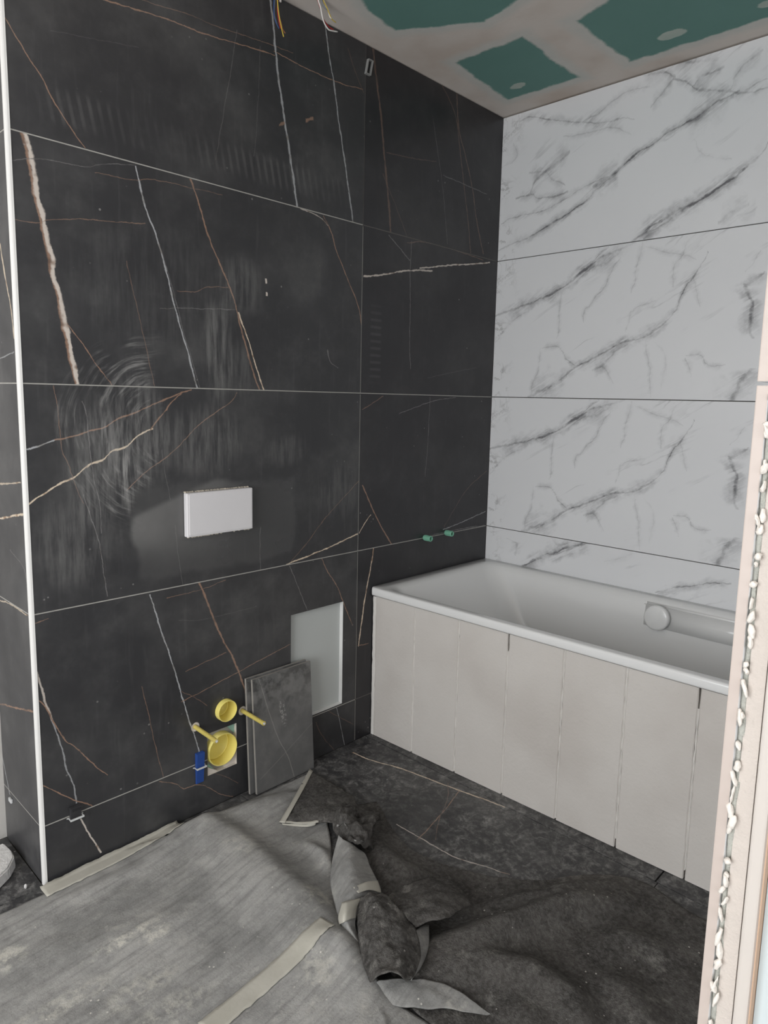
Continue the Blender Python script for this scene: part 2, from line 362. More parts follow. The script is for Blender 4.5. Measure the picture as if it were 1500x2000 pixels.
def smears_gloss(row):
    """wiped grout film: arcs of a wet rag, a cleaned patch round the flush plate, notched-trowel ghosts; plus a painted gloss highlight beside the plate"""
    def f(s, U, V, dst, rough):
        if row in (2, 3):
            cx, cz = pw((325, 845))
            du = s.m('ADD', s.m('SUBTRACT', U, cx), s.m('MULTIPLY', s.m('SUBTRACT', s.noise(4, 2, w=12.), .5), .07)); dv = s.m('ADD', s.m('SUBTRACT', V, cz), s.m('MULTIPLY', s.m('SUBTRACT', s.noise(4, 2, w=14.), .5), .07))
            r = s.m('SQRT', s.m('ADD', s.m('MULTIPLY', du, du), s.m('MULTIPLY', dv, dv)))
            a = s.m('ARCTAN2', dv, s.m('MULTIPLY', du, -1.))
            ln = s.noise(1, 4, .7, vec=s.xyz(s.m('MULTIPLY', r, 62.), s.m('MULTIPLY', a, 1.3), 0.))
            mk = s.m('MULTIPLY', s.rng(ln, .46, .72), s.m('MULTIPLY', s.rng(r, .05, .12), s.rng(r, .26, .33, 1., 0.)))
            mk = s.m('MULTIPLY', mk, s.m('MULTIPLY', s.rng(a, -1.5, -.9), s.rng(a, 1.1, 1.6, 1., 0.)))
            dst = s.m('ADD', dst, s.m('MULTIPLY', s.m('MULTIPLY', mk, s.rng(s.noise(9, 3, w=15.), .36, .6)), .5))
            st = s.rng(s.noise(1, 4, .7, vec=s.xyz(s.m('MULTIPLY', U, 60.), s.m('MULTIPLY', V, 6.), 4.2)), .34, .68)
            # vertical wipes between the arcs and the plate, and up over the joint
            for (px, py, wu, wv, amt) in ((425, 690, .06, .18, .26), (265, 850, .12, .18, .26), (250, 930, .03, .12, .42), (185, 900, .09, .2, .2), (400, 860, .16, .12, .2), (150, 1060, .12, .14, .16), (470, 560, .10, .10, .16), (470, 720, .05, .1, .14), (560, 880, .10, .06, .14), (660, 960, .12, .12, .12), (300, 560, .3, .2, .05)):
                c = pw((px, py))
                q = s.m('ADD', s.m('POWER', s.m('DIVIDE', s.m('SUBTRACT', U, c[0]), wu), 2.), s.m('POWER', s.m('DIVIDE', s.m('SUBTRACT', V, c[1]), wv), 2.))
                dst = s.m('ADD', dst, s.m('MULTIPLY', s.m('MULTIPLY', s.rng(q, .1, 1.2, 1., 0.), st), amt))
        if row == 2:
            # cleaned, shinier field round the plate
            c0 = pw((265, 960)); c1 = pw((640, 1090))
            wbl = s.m('MULTIPLY', s.m('SUBTRACT', s.noise(6, 3), .5), .09)
            bx = s.m('SUBTRACT', s.m('ABSOLUTE', s.m('SUBTRACT', U, (c0[0]+c1[0])/2-.08)), (c1[0]-c0[0])/2-.08)
            bz = s.m('SUBTRACT', s.m('ABSOLUTE', s.m('SUBTRACT', V, .945)), .135)
            q = s.m('ADD', s.m('MAXIMUM', bx, bz), wbl)
            cm = s.rng(q, -.012, .012, 1., 0.)
            dst = s.m('MULTIPLY', dst, s.m('SUBTRACT', 1., s.m('MULTIPLY', cm, .55)))
            dst = s.m('ADD', dst, s.m('MULTIPLY', cm, .07))
            # pale wedge left of the plate: residue film with the gloss highlight painted in
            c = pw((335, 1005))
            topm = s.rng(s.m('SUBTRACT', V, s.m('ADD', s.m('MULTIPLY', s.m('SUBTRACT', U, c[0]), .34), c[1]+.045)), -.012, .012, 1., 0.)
            gloss = s.m('MULTIPLY', s.m('MULTIPLY', topm, s.rng(V, c[1]-.17, c[1]-.02)), s.m('MULTIPLY', s.rng(U, c[0]-.145, c[0]-.115), s.rng(U, c[0]+.1, c[0]+.3, 1., 0.)))
            dst = s.m('ADD', dst, s.m('MULTIPLY', s.m('MULTIPLY', gloss, cm), s.rng(s.noise(5, 3, w=19.), .3, .7, .13, .24)))
            rough = s.m('SUBTRACT', rough, s.m('MULTIPLY', cm, .08))
        if row == 4:
            z0 = ZJ[4]+.085
            band = s.m('MULTIPLY', s.rng(s.m('ABSOLUTE', s.m('SUBTRACT', V, z0)), .025, .055, 1., 0.), s.m('MULTIPLY', s.rng(U, -1.98, -1.85), s.rng(U, -1.0, -.86, 1., 0.)))
            sn = s.rng(s.m('SINE', s.m('MULTIPLY', s.m('ADD', U, s.m('MULTIPLY', V, .2)), 2*math.pi/.026)), -.2, 1.)
            dst = s.m('ADD', dst, s.m('MULTIPLY', s.m('MULTIPLY', band, sn), s.rng(s.noise(6, 3, w=17.), .35, .7, .01, .10)))
        return dst, rough
    return f
def smear_col1(row):
    def f(s, U, V, dst, rough):
        if row in (3,):
            band = s.m('MULTIPLY', s.rng(s.m('ABSOLUTE', s.m('SUBTRACT', U, -.76)), .02, .035, 1., 0.), s.m('MULTIPLY', s.rng(V, 1.4, 1.45), s.rng(V, 1.62, 1.75, 1., 0.)))
            sn = s.rng(s.m('SINE', s.m('MULTIPLY', V, 2*math.pi/.026)), -.2, 1.)
            dst = s.m('ADD', dst, s.m('MULTIPLY', s.m('MULTIPLY', band, sn), .07))
        return dst, rough
    return f

# ------------------------------------------------------------------ materials of the shell
M = {}
M['backing_light'] = plain('tile_adhesive_grey', sr(168, 165, 160), .9, .12, 30)
M['backing_dark'] = plain('open_joint_dark', sr(74, 70, 62), .9, .1, 30)
M['plaster'] = plain('white_plaster', sr(206, 203, 198), .9, .05, 5, bump=.001)
M['block'] = None

def ceiling_mat():
    s = NT('drywall_ceiling'); P, X, Y, Z = s.pos()
    wx = s.m('ADD', X, s.m('MULTIPLY', s.m('SUBTRACT', s.noise(9, 5, .6), .5), .055))
    wy = s.m('ADD', Y, s.m('MULTIPLY', s.m('SUBTRACT', s.noise(11, 5, .6, w=2.), .5), .055))
    def half(px0, px1, x=wx, y=wy):     # signed distance to the line through two ceiling pixels (positive right of it)
        a, b = on(*px0, 2, ZC), on(*px1, 2, ZC); d = (b-a); n = Vector((d.y, -d.x, 0)).normalized()
        return s.m('ADD', s.m('ADD', s.m('MULTIPLY', x, n.x), s.m('MULTIPLY', y, n.y)), -(n.x*a.x+n.y*a.y))
    def poly(pts):
        c = sum((on(*p, 2, ZC) for p in pts), Vector())/len(pts); q = None
        for a, b in zip(pts, pts[1:]+pts[:1]):
            A, B = on(*a, 2, ZC), on(*b, 2, ZC); d = B-A; n = Vector((d.y, -d.x, 0))
            h = half(a, b)
            if n.dot(c-A) > 0: h = s.m('MULTIPLY', h, -1.)
            q = h if q is None else s.m('MAXIMUM', q, h)
        return q
    polys = [poly([(888, 122), (1022, 70), (1132, 152), (992, 196)]), poly([(1120, 42), (1230, 122), (1520, 30), (1700, -60), (1420, -150)]),
             poly([(690, -12), (728, 30), (772, 62), (950, 42), (1040, -20), (760, -140)])]
    q = polys[0]
    for p in polys[1:]: q = s.m('MINIMUM', q, p)
    g = s.rng(q, -.012, .004, 1., 0.)
    thin = s.rng(q, .0, .05, .45, 0.)                 # feathered filler lets the board show through
    fill = s.mix(s.noise(5, 5, .6), sr(212, 203, 195), sr(226, 219, 212))
    fill = s.mix(s.rng(s.noise(2.5, 4), .4, .7), fill, sr(202, 189, 178))
    feather = s.mix(s.noise(14, 4, .65), sr(196, 198, 192), sr(214, 210, 204))
    green = s.mix(s.noise(3, 3), sr(99, 138, 130), sr(112, 150, 143))
    col = s.mix(s.rng(q, .01, .06, 1., 0.), fill, feather)
    col = s.mix(g, col, green)
    for (px, py, rx, ry, al) in ((1012, 168, .035, .022, .8), (1312, 66, .05, .03, .85), (1498, 8, .03, .02, .7)):
        c = on(px, py, 2, ZC)
        e = s.m('ADD', s.m('POWER', s.m('DIVIDE', s.m('SUBTRACT', wx, c.x), ry), 2.), s.m('POWER', s.m('DIVIDE', s.m('SUBTRACT', wy, c.y), rx), 2.))
        col = s.mix(s.m('MULTIPLY', s.rng(e, .7, 1.15, 1., 0.), al), col, s.mix(s.noise(20, 3), sr(168, 186, 176), sr(206, 208, 200)))
    return s.out(col, .85, .25, bump=s.m('ADD', s.m('MULTIPLY', g, -.6), s.m('MULTIPLY', s.noise(40, 4), .5)), dist=.0012)

def marble_mat(name, base_z, veins, cloud=1.):
    s = NT(name); P, X, Y, Z = s.pos(); V0 = s.m('SUBTRACT', Z, base_z)
    v3 = s.xyz(Y, V0, 0.)
    sk = s.xyz(s.m('ADD', s.m('MULTIPLY', Y, .55), s.m('MULTIPLY', V0, .85)), s.m('MULTIPLY', V0, .25), 0.)
    w1 = s.m('SUBTRACT', s.noise(14, 5, .65, vec=v3), .5); w2 = s.m('SUBTRACT', s.noise(14, 5, .65, vec=v3, w=4.), .5)
    U = s.m('ADD', Y, s.m('MULTIPLY', w1, .035)); V = s.m('ADD', V0, s.m('MULTIPLY', w2, .035))
    wn = s.rng(s.noise(16, 3, .6, vec=v3, w=8.), .3, .7, .35, 1.6, smooth=False)
    br = s.rng(s.noise(11, 4, .65, vec=v3, w=11.), .3, .66, .12, 1.)
    frag = s.rng(s.m('ABSOLUTE', s.m('SUBTRACT', s.noise(30, 5, .7, vec=sk, w=21.), .5)), 0., .12, 1., .1)
    col = s.mix(s.noise(2.5, 3, vec=v3), sr(224, 225, 227), sr(232, 233, 234))
    # hair veins that run up to the right
    n1 = s.noise(4.2, 6, .62, vec=sk, dist=.5)
    hv = s.rng(s.m('ABSOLUTE', s.m('SUBTRACT', n1, .5)), .0, .016, 1., 0.)
    hm = s.rng(s.noise(4, 3, vec=v3, w=6.), .5, .68)
    col = s.mix(s.m('MULTIPLY', s.m('MULTIPLY', hv, hm), .42*cloud), col, sr(150, 150, 152))
    # cloudy scribbles beside the corner
    n2 = s.noise(13, 5, .6, vec=v3, w=2., dist=.9)
    sc = s.m('MULTIPLY', s.rng(s.m('ABSOLUTE', s.m('SUBTRACT', n2, .5)), .0, .035, 1., 0.), s.m('MULTIPLY', s.rng(Y, -.13, -.02), s.rng(s.noise(5, 2, vec=v3, w=7.), .45, .6)))
    col = s.mix(s.m('MULTIPLY', sc, .55), col, sr(128, 126, 124))
    for v in veins:
        pts, wd, al = v
        q = [(pm(p)[0], pm(p)[1]-base_z) for p in pts]
        halo = s.m('MULTIPLY', vein_mask(s, U, V, q, wd*4.2/1000, soft=.95, fade=True, wn=wn), frag)
        core = vein_mask(s, U, V, q, wd*.75/1000, soft=.8, wn=wn)
        mk = s.m('MULTIPLY', s.m('ADD', s.m('MULTIPLY', halo, .66), s.m('MULTIPLY', core, .66)), s.m('MULTIPLY', br, al if wd > 5 else al*.7))
        col = s.mix(mk, col, sr(112, 112, 115))
    return s.out(col, .32, .35)
A_ = [
 ([(968, 618), (996, 608), (1020, 598), (1060, 582), (1092, 566), (1116, 550), (1136, 532), (1160, 512), (1180, 498), (1204, 490), (1228, 480), (1242, 470)], 10, .95),
 ([(1120, 545), (1148, 520), (1176, 492), (1190, 480)], 7, .9), ([(1150, 524), (1180, 516), (1206, 496)], 14, .5),
 ([(1030, 778), (1060, 762), (1092, 746), (1108, 732)], 18, .8),
 ([(1092, 744), (1124, 718), (1156, 702), (1188, 684), (1220, 668), (1252, 658), (1284, 640), (1316, 612), (1324, 596), (1340, 560), (1354, 542), (1368, 524), (1380, 504), (1384, 494)], 7, .95),
 ([(1156, 722), (1176, 714), (1200, 690), (1232, 672)], 9, .6), ([(1160, 724), (1174, 716), (1188, 728), (1196, 748)], 8, .5),
 ([(1490, 530), (1482, 538), (1460, 560)], 8, .9), ([(1458, 556), (1464, 580), (1470, 600), (1466, 628), (1464, 644), (1470, 660)], 13, .85),
 ([(1470, 720), (1458, 732), (1444, 748), (1436, 764), (1426, 784)], 18, .75),
 ([(1096, 576), (1092, 608), (1092, 640), (1086, 660)], 4, .5), ([(1060, 680), (1084, 676), (1100, 688), (1108, 704), (1124, 714)], 5, .75),
 ([(1212, 504), (1196, 528), (1180, 560), (1160, 588), (1140, 612), (1138, 628)], 4, .7), ([(1256, 472), (1244, 520), (1236, 560), (1232, 572)], 4, .55),
 ([(1358, 456), (1342, 472), (1332, 496), (1316, 524), (1314, 560)], 5, .6), ([(1260, 480), (1300, 492), (1332, 496), (1360, 508)], 4, .4),
 ([(1232, 612), (1252, 596), (1280, 588)], 4, .5), ([(1234, 606), (1228, 625), (1220, 648)], 3, .4), ([(1260, 664), (1266, 704), (1268, 740), (1272, 776)], 4, .5),
 ([(1340, 694), (1364, 694), (1380, 710), (1396, 716), (1416, 714)], 4.5, .6), ([(1338, 700), (1344, 716), (1348, 736)], 4, .5),
 ([(968, 668), (988, 640), (1012, 618), (1032, 608)], 4, .6), ([(1056, 680), (1052, 716), (1040, 752), (1038, 772)], 4, .5),
 ([(978, 740), (984, 722), (1000, 706)], 4, .5), ([(1354, 545), (1360, 570), (1366, 598)], 4, .4), ([(1280, 668), (1300, 705), (1290, 760)], 3, .3), ([(1456, 530), (1472, 510), (1486, 490)], 5, .5)]
B_ = [
 ([(972, 492), (996, 478), (1024, 468), (1060, 446), (1108, 418), (1140, 396), (1172, 364), (1196, 344), (1216, 324), (1244, 300), (1276, 282), (1300, 262), (1332, 244), (1360, 230), (1388, 208), (1420, 190), (1444, 176)], 7, .95),
 ([(1160, 366), (1184, 350), (1212, 328)], 18, .7), ([(1340, 240), (1372, 224), (1400, 202), (1430, 188)], 18, .55),
 ([(980, 436), (1004, 424), (1060, 412), (1092, 396), (1124, 376), (1160, 356), (1188, 344)], 6, .65),
 ([(1230, 474), (1268, 446), (1300, 424), (1332, 410), (1372, 390), (1412, 360), (1444, 336), (1476, 312), (1492, 292), (1502, 274)], 11, 1.),
 ([(1256, 466), (1290, 440), (1320, 420)], 8, .6),
 ([(1008, 388), (1036, 380), (1052, 388), (1080, 384), (1108, 374)], 8, .75), ([(1036, 376), (1048, 352), (1072, 332), (1092, 316), (1112, 296)], 14, .6),
 ([(1034, 338), (1060, 336), (1082, 350), (1102, 360)], 9, .6),
 ([(1000, 240), (1032, 230), (1068, 232), (1108, 236), (1140, 240), (1180, 238), (1216, 230), (1236, 234)], 7, .7),
 ([(1140, 238), (1172, 218), (1204, 192), (1232, 176), (1268, 170)], 7, .5),
 ([(1272, 208), (1284, 192), (1304, 168), (1316, 154)], 7, .6), ([(1316, 154), (1340, 158), (1356, 172), (1388, 176), (1420, 178), (1448, 182), (1484, 176), (1510, 168)], 8, .65),
 ([(1258, 146), (1292, 140), (1320, 150)], 12, .6), ([(1310, 122), (1360, 120), (1404, 116)], 12, .55), ([(1352, 168), (1372, 148), (1400, 140), (1416, 132)], 10, .6),
 ([(1424, 176), (1436, 150), (1460, 120), (1490, 100)], 8, .5), ([(1456, 176), (1480, 160), (1505, 150)], 7, .5),
 ([(1356, 272), (1368, 296), (1396, 308), (1428, 310)], 4, .4), ([(1404, 434), (1432, 412), (1460, 400)], 12, .6), ([(1440, 420), (1462, 414), (1478, 404)], 9, .4),
 ([(980, 330), (1000, 318), (1010, 300), (1002, 280)], 6, .6), ([(1100, 268), (1140, 262), (1180, 250), (1230, 262)], 6, .35)]
C_ = [([(1014, 1108), (1048, 1092), (1076, 1082), (1108, 1070), (1140, 1062), (1160, 1058)], 12, 1.), ([(1060, 1085), (1100, 1078), (1130, 1066)], 8, .6),
      ([(1280, 1156), (1320, 1150), (1352, 1144), (1388, 1139), (1428, 1140)], 6, .8), ([(990, 1052), (1010, 1062), (1006, 1085)], 8, .5), ([(1180, 1098), (1210, 1090), (1240, 1080)], 5, .35), ([(1078, 1050), (1088, 1064), (1110, 1062)], 5, .4)]

# ------------------------------------------------------------------ wall_back: black cladding with its side return
M['ceiling'] = ceiling_mat()
def cutter_box(a, b): return box('cutter', a, b, M['backing_light'])
def cutter_cyl(x, z, r, y0=-.05, y1=.5):
    return obj('cutter', add_tube(bmesh.new(), [(x, y0, z), (x, y1, z)], r, 32), M['backing_light'])
HATCH = (-1.158, -.906, .178, .587); HOLE = (-1.5, -1.387, .115, .262)
CUP1 = (-1.433, .325); CUP2 = (-1.4435, .189); RODS = ((-1.541, .3), (-1.363, .297))
hatch_c = cutter_box((HATCH[0], -.05, HATCH[2]), (HATCH[1], .026, HATCH[3]))
hole_c = cutter_box((HOLE[0], -.05, HOLE[2]), (HOLE[1], .02, HOLE[3]))
tube_c = cutter_cyl(*CUP2, .0555, y1=.14)
cup_c = cutter_cyl(*CUP1, .0365, y1=.14)
rod_c = [cutter_cyl(x, z, .0160, y1=.022) for x, z in RODS]
wb = struct(box('wall_back', (XT+.012, .012, 0), (.1, .30, ZC), M['backing_light']))
cut(wb, [hatch_c, hole_c, tube_c, cup_c]+rod_c)
X0, X1 = XT+.009, -.0005
for row in range(5):
    for colm in range(2):
        xa, xb = (X0, XV-G) if colm == 0 else (XV+G, X1)
        za, zb = ZJ[row]+(G if row else .0), ZJ[row+1]-(G if row < 4 else .003)
        mt = black_stone('black_marble_%d_%d' % (row, colm), (0, 2), V_[row, colm], pw, extra=smears_gloss(row) if colm == 0 else smear_col1(row), dust=1. if colm == 0 else .5, base=(sr(48, 48, 50), sr(62, 62, 64)) if colm == 0 else (sr(38, 37, 40), sr(46, 45, 48)))
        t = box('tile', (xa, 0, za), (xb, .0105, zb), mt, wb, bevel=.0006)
        if row == 1 and colm == 0: cut(t, [hatch_c, hole_c, cup_c]+rod_c)
        if row == 0 and colm == 0: cut(t, [hole_c])
grout = plain('pale_joint_dust', sr(172, 170, 164), .9, .2, 40)
grout_d = plain('dim_joint_dust', sr(104, 101, 98), .9, .25, 25)
for row in range(1, 5):
    z = ZJ[row]
    for xa, xb in (((X0, HOLE[0]-.0005), (HOLE[1]+.0005, XV-G)) if row == 1 else ((X0, XV-G),)):
        box('joint', (xa, .0006, z-G*.98), (xb, .008, z+G*.98), grout, wb)
    box('joint', (XV-G*.98, .0006, z-G*.98), (X1, .008, z+G*.98), grout if row in (2, 3) else grout_d, wb)
for row in range(5):
    box('joint', (XV-G*.9, .0012, ZJ[row]+.002), (XV+G*.9, .008, ZJ[row+1]-.004), grout if row < 4 else grout_d, wb)
    if row: box('joint', (XT+.0006, .010, ZJ[row]-G*.98), (XT+.008, YALC-.004, ZJ[row]+G*.98), grout, wb)
ms = black_stone('black_marble_return', (1, 2), VS, ps, rough0=.38, dust=1.6, base=(sr(58, 58, 60), sr(72, 72, 74)))
for row in range(5):
    za, zb = ZJ[row]+(G if row else 0), ZJ[row+1]-(G if row < 4 else .003)
    box('tile', (XT, .009, za), (XT+.0105, YALC-.002, zb), ms, wb, bevel=.0006)
for c in [hatch_c, hole_c, tube_c, cup_c]+rod_c: bpy.data.objects.remove(c)

# white corner trim (quarter-round profile)
M['trim'] = plain('white_metal_trim', sr(236, 235, 232), .35, .02)
bm = bmesh.new(); prof = [(XT+.0095, -.0015), (XT+.004, -.0012), (XT+.0008, .0005), (XT-.0012, .004), (XT-.0015, .0095), (XT+.0095, .0095)]
lo = [bm.verts.new((x, y, 0)) for x, y in prof]; hi = [bm.verts.new((x, y, ZC-.002)) for x, y in prof]
for k in range(len(prof)): bm.faces.new((lo[k], lo[(k+1) % 6], hi[(k+1) % 6], hi[k]))
bm.faces.new(lo[::-1]); bm.faces.new(hi)
struct(obj('trim_1', bm, M['trim']))

# ------------------------------------------------------------------ wall_right: white marble
wr = struct(box('wall_right', (.0125, -1.72, 0), (.14, .30, ZC), M['backing_dark']))
rows_m = {4: ('white_marble_top', B_, 0), 3: ('white_marble_mid', A_, 0), 2: None, 1: ('white_marble_low', C_, 0), 0: None}
mB = marble_mat('white_marble_top', ZJ[4], B_); mA = {}
for row in range(5):
    if row == 4: mt = mB
    elif row == 3: mt = marble_mat('white_marble_repeat', ZJ[3], A_)
    elif row == 2:
        # the same printed slab again: the traced veins are given in the row above, so shift the base by one row
        mt = marble_mat('white_marble_repeat_low', ZJ[2], [])
        bpy.data.materials.remove(mt)
        sh = ZJ[3]-ZJ[2]
        pm_old = pm
        mt = None
    else: mt = marble_mat('white_marble_low_%d' % row, 0., C_ if row == 1 else [])
    if row == 2:
        pm_keep = pm
        pm = lambda p, _k=pm_keep, _s=sh: (_k(p)[0], _k(p)[1]-_s)
        mt = marble_mat('white_marble_repeat_low', ZJ[2], A_)
        pm = pm_keep
    za, zb = ZJ[row]+(G if row else 0), ZJ[row+1]-(G if row < 4 else .005)
    for ya, yb in ((-.0008, -1.2), (-1.2032, -1.69)):
        box('tile', (0, ya, za), (.0115, yb, zb), mt, wr, bevel=.0005)

# ------------------------------------------------------------------ other walls of the place
PX, PY0 = -2.038, -1.70     # end of the partition that closes the bath
core = plain('plasterboard_core', sr(196, 187, 179), .9, .08, 40, bump=.0015, bscale=160)
wf = struct(box('wall_front', (PX+.004, PY0-.0262, 0), (.14, PY0-.0135, ZC), core))
mp = marble_mat('white_marble_partition', 0., [])
edge = NT('porcelain_edge'); ecol = edge.mix(edge.noise(30, 3), sr(184, 171, 163), sr(193, 181, 173)); em = edge.out(ecol, .42, .4)
for row in range(5):
    za, zb = ZJ[row]+(G*.9 if row else 0), ZJ[row+1]-(G*.9 if row < 4 else .003)
    for xa, xb in ((PX, -.95), (-.947, -.012)):
        t = box('tile', (xa, PY0, za), (xb, PY0-.0088, zb), mp, wf, bevel=.0009, seg=2)
        t.data.materials.append(em)
        for p in t.data.polygons:
            if p.normal.x < -.5: p.material_index = 1
# profile strip and reveal behind it
prof_m = plain('pale_profile', sr(200, 193, 186), .4, .03, 20)
box('edge_profile', (PX+.002, PY0-.0268, 0), (PX+.03, PY0-.0392, ZC), prof_m, wf, bevel=.003, seg=3)
box('profile_lip', (PX+.0012, PY0-.0394, 0), (PX+.03, PY0-.0404, ZC), plain('raw_wood_lip', sr(190, 160, 136), .7, .1), wf)
box('reveal_board', (PX+.012, PY0-.0408, 0), (.14, PY0-.16, ZC), plain('grey_blue_board', sr(196, 206, 208), .6, .03), wf)
# ragged adhesive squeezed out between tile and board
bm = bmesh.new(); rr = random.Random(3); z = .02; prev = None
N = 520
for i in range(N+1):
    zz = .01 + (ZC-.03)*i/N
    a = mnoise.noise(Vector((zz*22, 3.1, 0))); b = mnoise.noise(Vector((zz*60, 9.4, 1)))
    ya = PY0-.0086-.0012*(a+b*.8); yb = PY0-.0140-.0020*mnoise.noise(Vector((zz*35, 7.7, 4)))
    xo = PX+.0052-.0040*(a*.9+.3)-.0030*b
    xi = PX+.0045+.003*mnoise.noise(Vector((zz*30, 1.7, 4)))
    cur = [bm.verts.new(v) for v in ((PX+.02, ya, zz), (xo+.001, ya-.0004, zz), (xo, (ya*.6+yb*.4), zz), (xi, yb, zz), (PX+.02, yb, zz))]
    if prev:
        for k in range(4): bm.faces.new((prev[k], prev[k+1], cur[k+1], cur[k]))
    prev = cur
adh = plain('white_adhesive', sr(226, 220, 212), .85, .1, 90, bump=.002, bscale=120)
obj('adhesive', bm, plain('grey_adhesive', sr(168, 168, 160), .9, .3, 70, bump=.003, bscale=160), wf, smooth=True)
bm = bmesh.new()
for i in range(190):
    zz = .05+ZC*.95*i/190+rr.uniform(-.012, .012); y = PY0-.0098-rr.uniform(0, .0035)
    m4 = Matrix.Translation((PX+.0005+rr.uniform(-.0012, .001), y, zz)) @ Matrix.Rotation(rr.uniform(-.5, .5), 4, 'X') @ Matrix.Diagonal((.003, rr.uniform(.0010, .0030), rr.uniform(.002, .010), 1))
    g = bmesh.ops.create_icosphere(bm, subdivisions=2, radius=1, matrix=m4)
    for v in g['verts']: v.co += Vector((mnoise.noise(v.co*500)*.5, mnoise.noise(v.co*400), mnoise.noise(v.co*300)))*.0016
ab = obj('adhesive_blob', bm, adh, wf, smooth=True); ab['kind'] = 'stuff'

struct(box('wall_alcove', (-4.5, YALC, 0), (XT+.004, YALC+.1, ZC), M['plaster']))
# left wall with a window opening, rear wall with a glazed opening
def wall_with_hole(name, axis, pos, thick, a0, a1, h0, h1, z0, z1):
    bm = bmesh.new()
    def seg(p, q, za, zb):
        if axis == 0: add_box(bm, (pos, p, za), (pos+thick, q, zb))
        else: add_box(bm, (p, pos, za), (q, pos+thick, zb))
    seg(a0, h0, 0, ZC); seg(h1, a1, 0, ZC); seg(h0, h1, 0, z0); seg(h0, h1, z1, ZC)
    return struct(obj(name, bm, M['plaster']))
wall_with_hole('wall_left', 0, -4.6, .1, -4.1, .40, -2.35, -.35, .4, 2.3)
wall_with_hole('wall_rear', 1, -4.1, .1, -4.5, .14, -4.0, -2.3, .65, 2.35)
fr = plain('white_window_frame', sr(230, 230, 230), .4, .02)
def frame(name, axis, pos, h0, h1, z0, z1):
    bm = bmesh.new(); t = .06
    for a, b, c, d in ((h0, h0+t, z0, z1), (h1-t, h1, z0, z1), (h0+t, h1-t, z0, z0+t), (h0+t, h1-t, z1-t, z1), ((h0+h1)/2-.04, (h0+h1)/2+.04, z0+t, z1-t)):
        if axis == 0: add_box(bm, (pos, a, c), (pos+.06, b, d))
        else: add_box(bm, (a, pos, c), (b, pos+.06, d))
    return struct(obj(name, bm, fr))
frame('window_1', 0, -4.54, -2.35, -.35, .4, 2.3)
frame('window_2', 1, -4.04, -4.0, -2.3, .65, 2.35)
struct(box('wall_hall', (.0, -4.1, 0), (.14, PY0-.16, ZC), M['plaster']))
struct(box('ceiling', (-4.6, -4.1, ZC), (.14, .40, ZC+.1), M['ceiling']))

# ------------------------------------------------------------------ floor
fl = struct(box('floor', (-4.6, -4.1, -.06), (.14, .40, -.0115), M['backing_dark']))
FV = [([(690, 1470), (715, 1481), (780, 1500), (860, 1530), (920, 1552), (985, 1576)], 5.5, 'C', .9),
      ([(775, 1610), (830, 1642), (880, 1670), (940, 1690), (995, 1708)], 3.5, 'W', .8), ([(897, 1545), (870, 1580), (835, 1620), (815, 1640)], 3, 'O', .9), ([(875, 1530), (874, 1560), (858, 1600), (850, 1640)], 2.5, 'D', 1.)]
mfl = black_stone('black_marble_floor', (0, 1), FV, pf, dust=1., floor=True, rough0=.45)
XE = -.777
xs = [-4.598, -3.777-.598, -3.777+.0, -3.177, -2.577, -1.977, -1.377, XE]
xs = [XE-.6*k for k in range(7)]
for i in range(6):
    for j, (ya, yb) in enumerate(((0., -1.2), (-1.2, -2.4), (-2.4, -3.6))):
        a, b = xs[i+1]+G*.7, xs[i]-G*.7
        box('tile', (a, ya-G*.7 if j else -.001, -.0105), (b, yb+G*.7, 0), mfl, fl, bevel=.0005)
for i in (2, 3, 4, 5):      # tiles of the alcove beside the black return
    a, b = xs[i+1]+G*.7, xs[i]-G*.7
    if b > XT-.002: b = XT-.002
    if a < b-.02: box('tile', (a, .001, -.0105), (b, YALC-.002, 0), mfl, fl, bevel=.0005)
# narrow cut pieces that meet the bath apron
for ya, yb in ((-.001, -1.19), (-1.194, -1.69)):
    box('tile', (XE+G, ya, -.0105), (-.70, yb, 0), mfl, fl, bevel=.0005)

# ------------------------------------------------------------------ bathtub
def xf(y): return -.752 - .030*y          # the front runs slightly out of square
enamel = NT('white_enamel'); enamel.out(enamel.mix(enamel.noise(3, 2), sr(232, 233, 232), sr(238, 238, 237)), .16, .5)
enamel = enamel.mat
TY0, TY1, TZ = -.0015, -1.698, .617
tub = empty('bathtub', (-.37, -.85, 0))
tag(tub, 'white built-in rectangular bathtub against the white marble wall', 'bathtub')
def ring(ins_f, ins_b, ins_l, ins_r, r, z, n=10):
    """rounded rectangle; f front(-x) b back(+x) l end at the black wall, r far end"""
    pts = []
    ya, yb = TY0-ins_l, TY1+ins_r
    cs = [(1, 1), (0, 1), (0, 0), (1, 0)]
    def P(fx, fy):
        y = ya+(yb-ya)*fy; xa = xf(y)-.012+ins_f; xb = -.0015-ins_b
        return xa+(xb-xa)*fx, y
    corners = [(1, 0, 0), (0, 0, 90), (0, 1, 180), (1, 1, 270)]
    for fx, fy, a0 in corners:
        cx, cy = P(fx, fy); cx += -r if fx else r; cy += -r if fy == 0 else r
        for k in range(n):
            a = math.radians(a0+90*k/(n-1)); pts.append((cx+r*math.cos(a), cy+r*math.sin(a), z))
        # straight run gets extra points from the next corner
    return pts
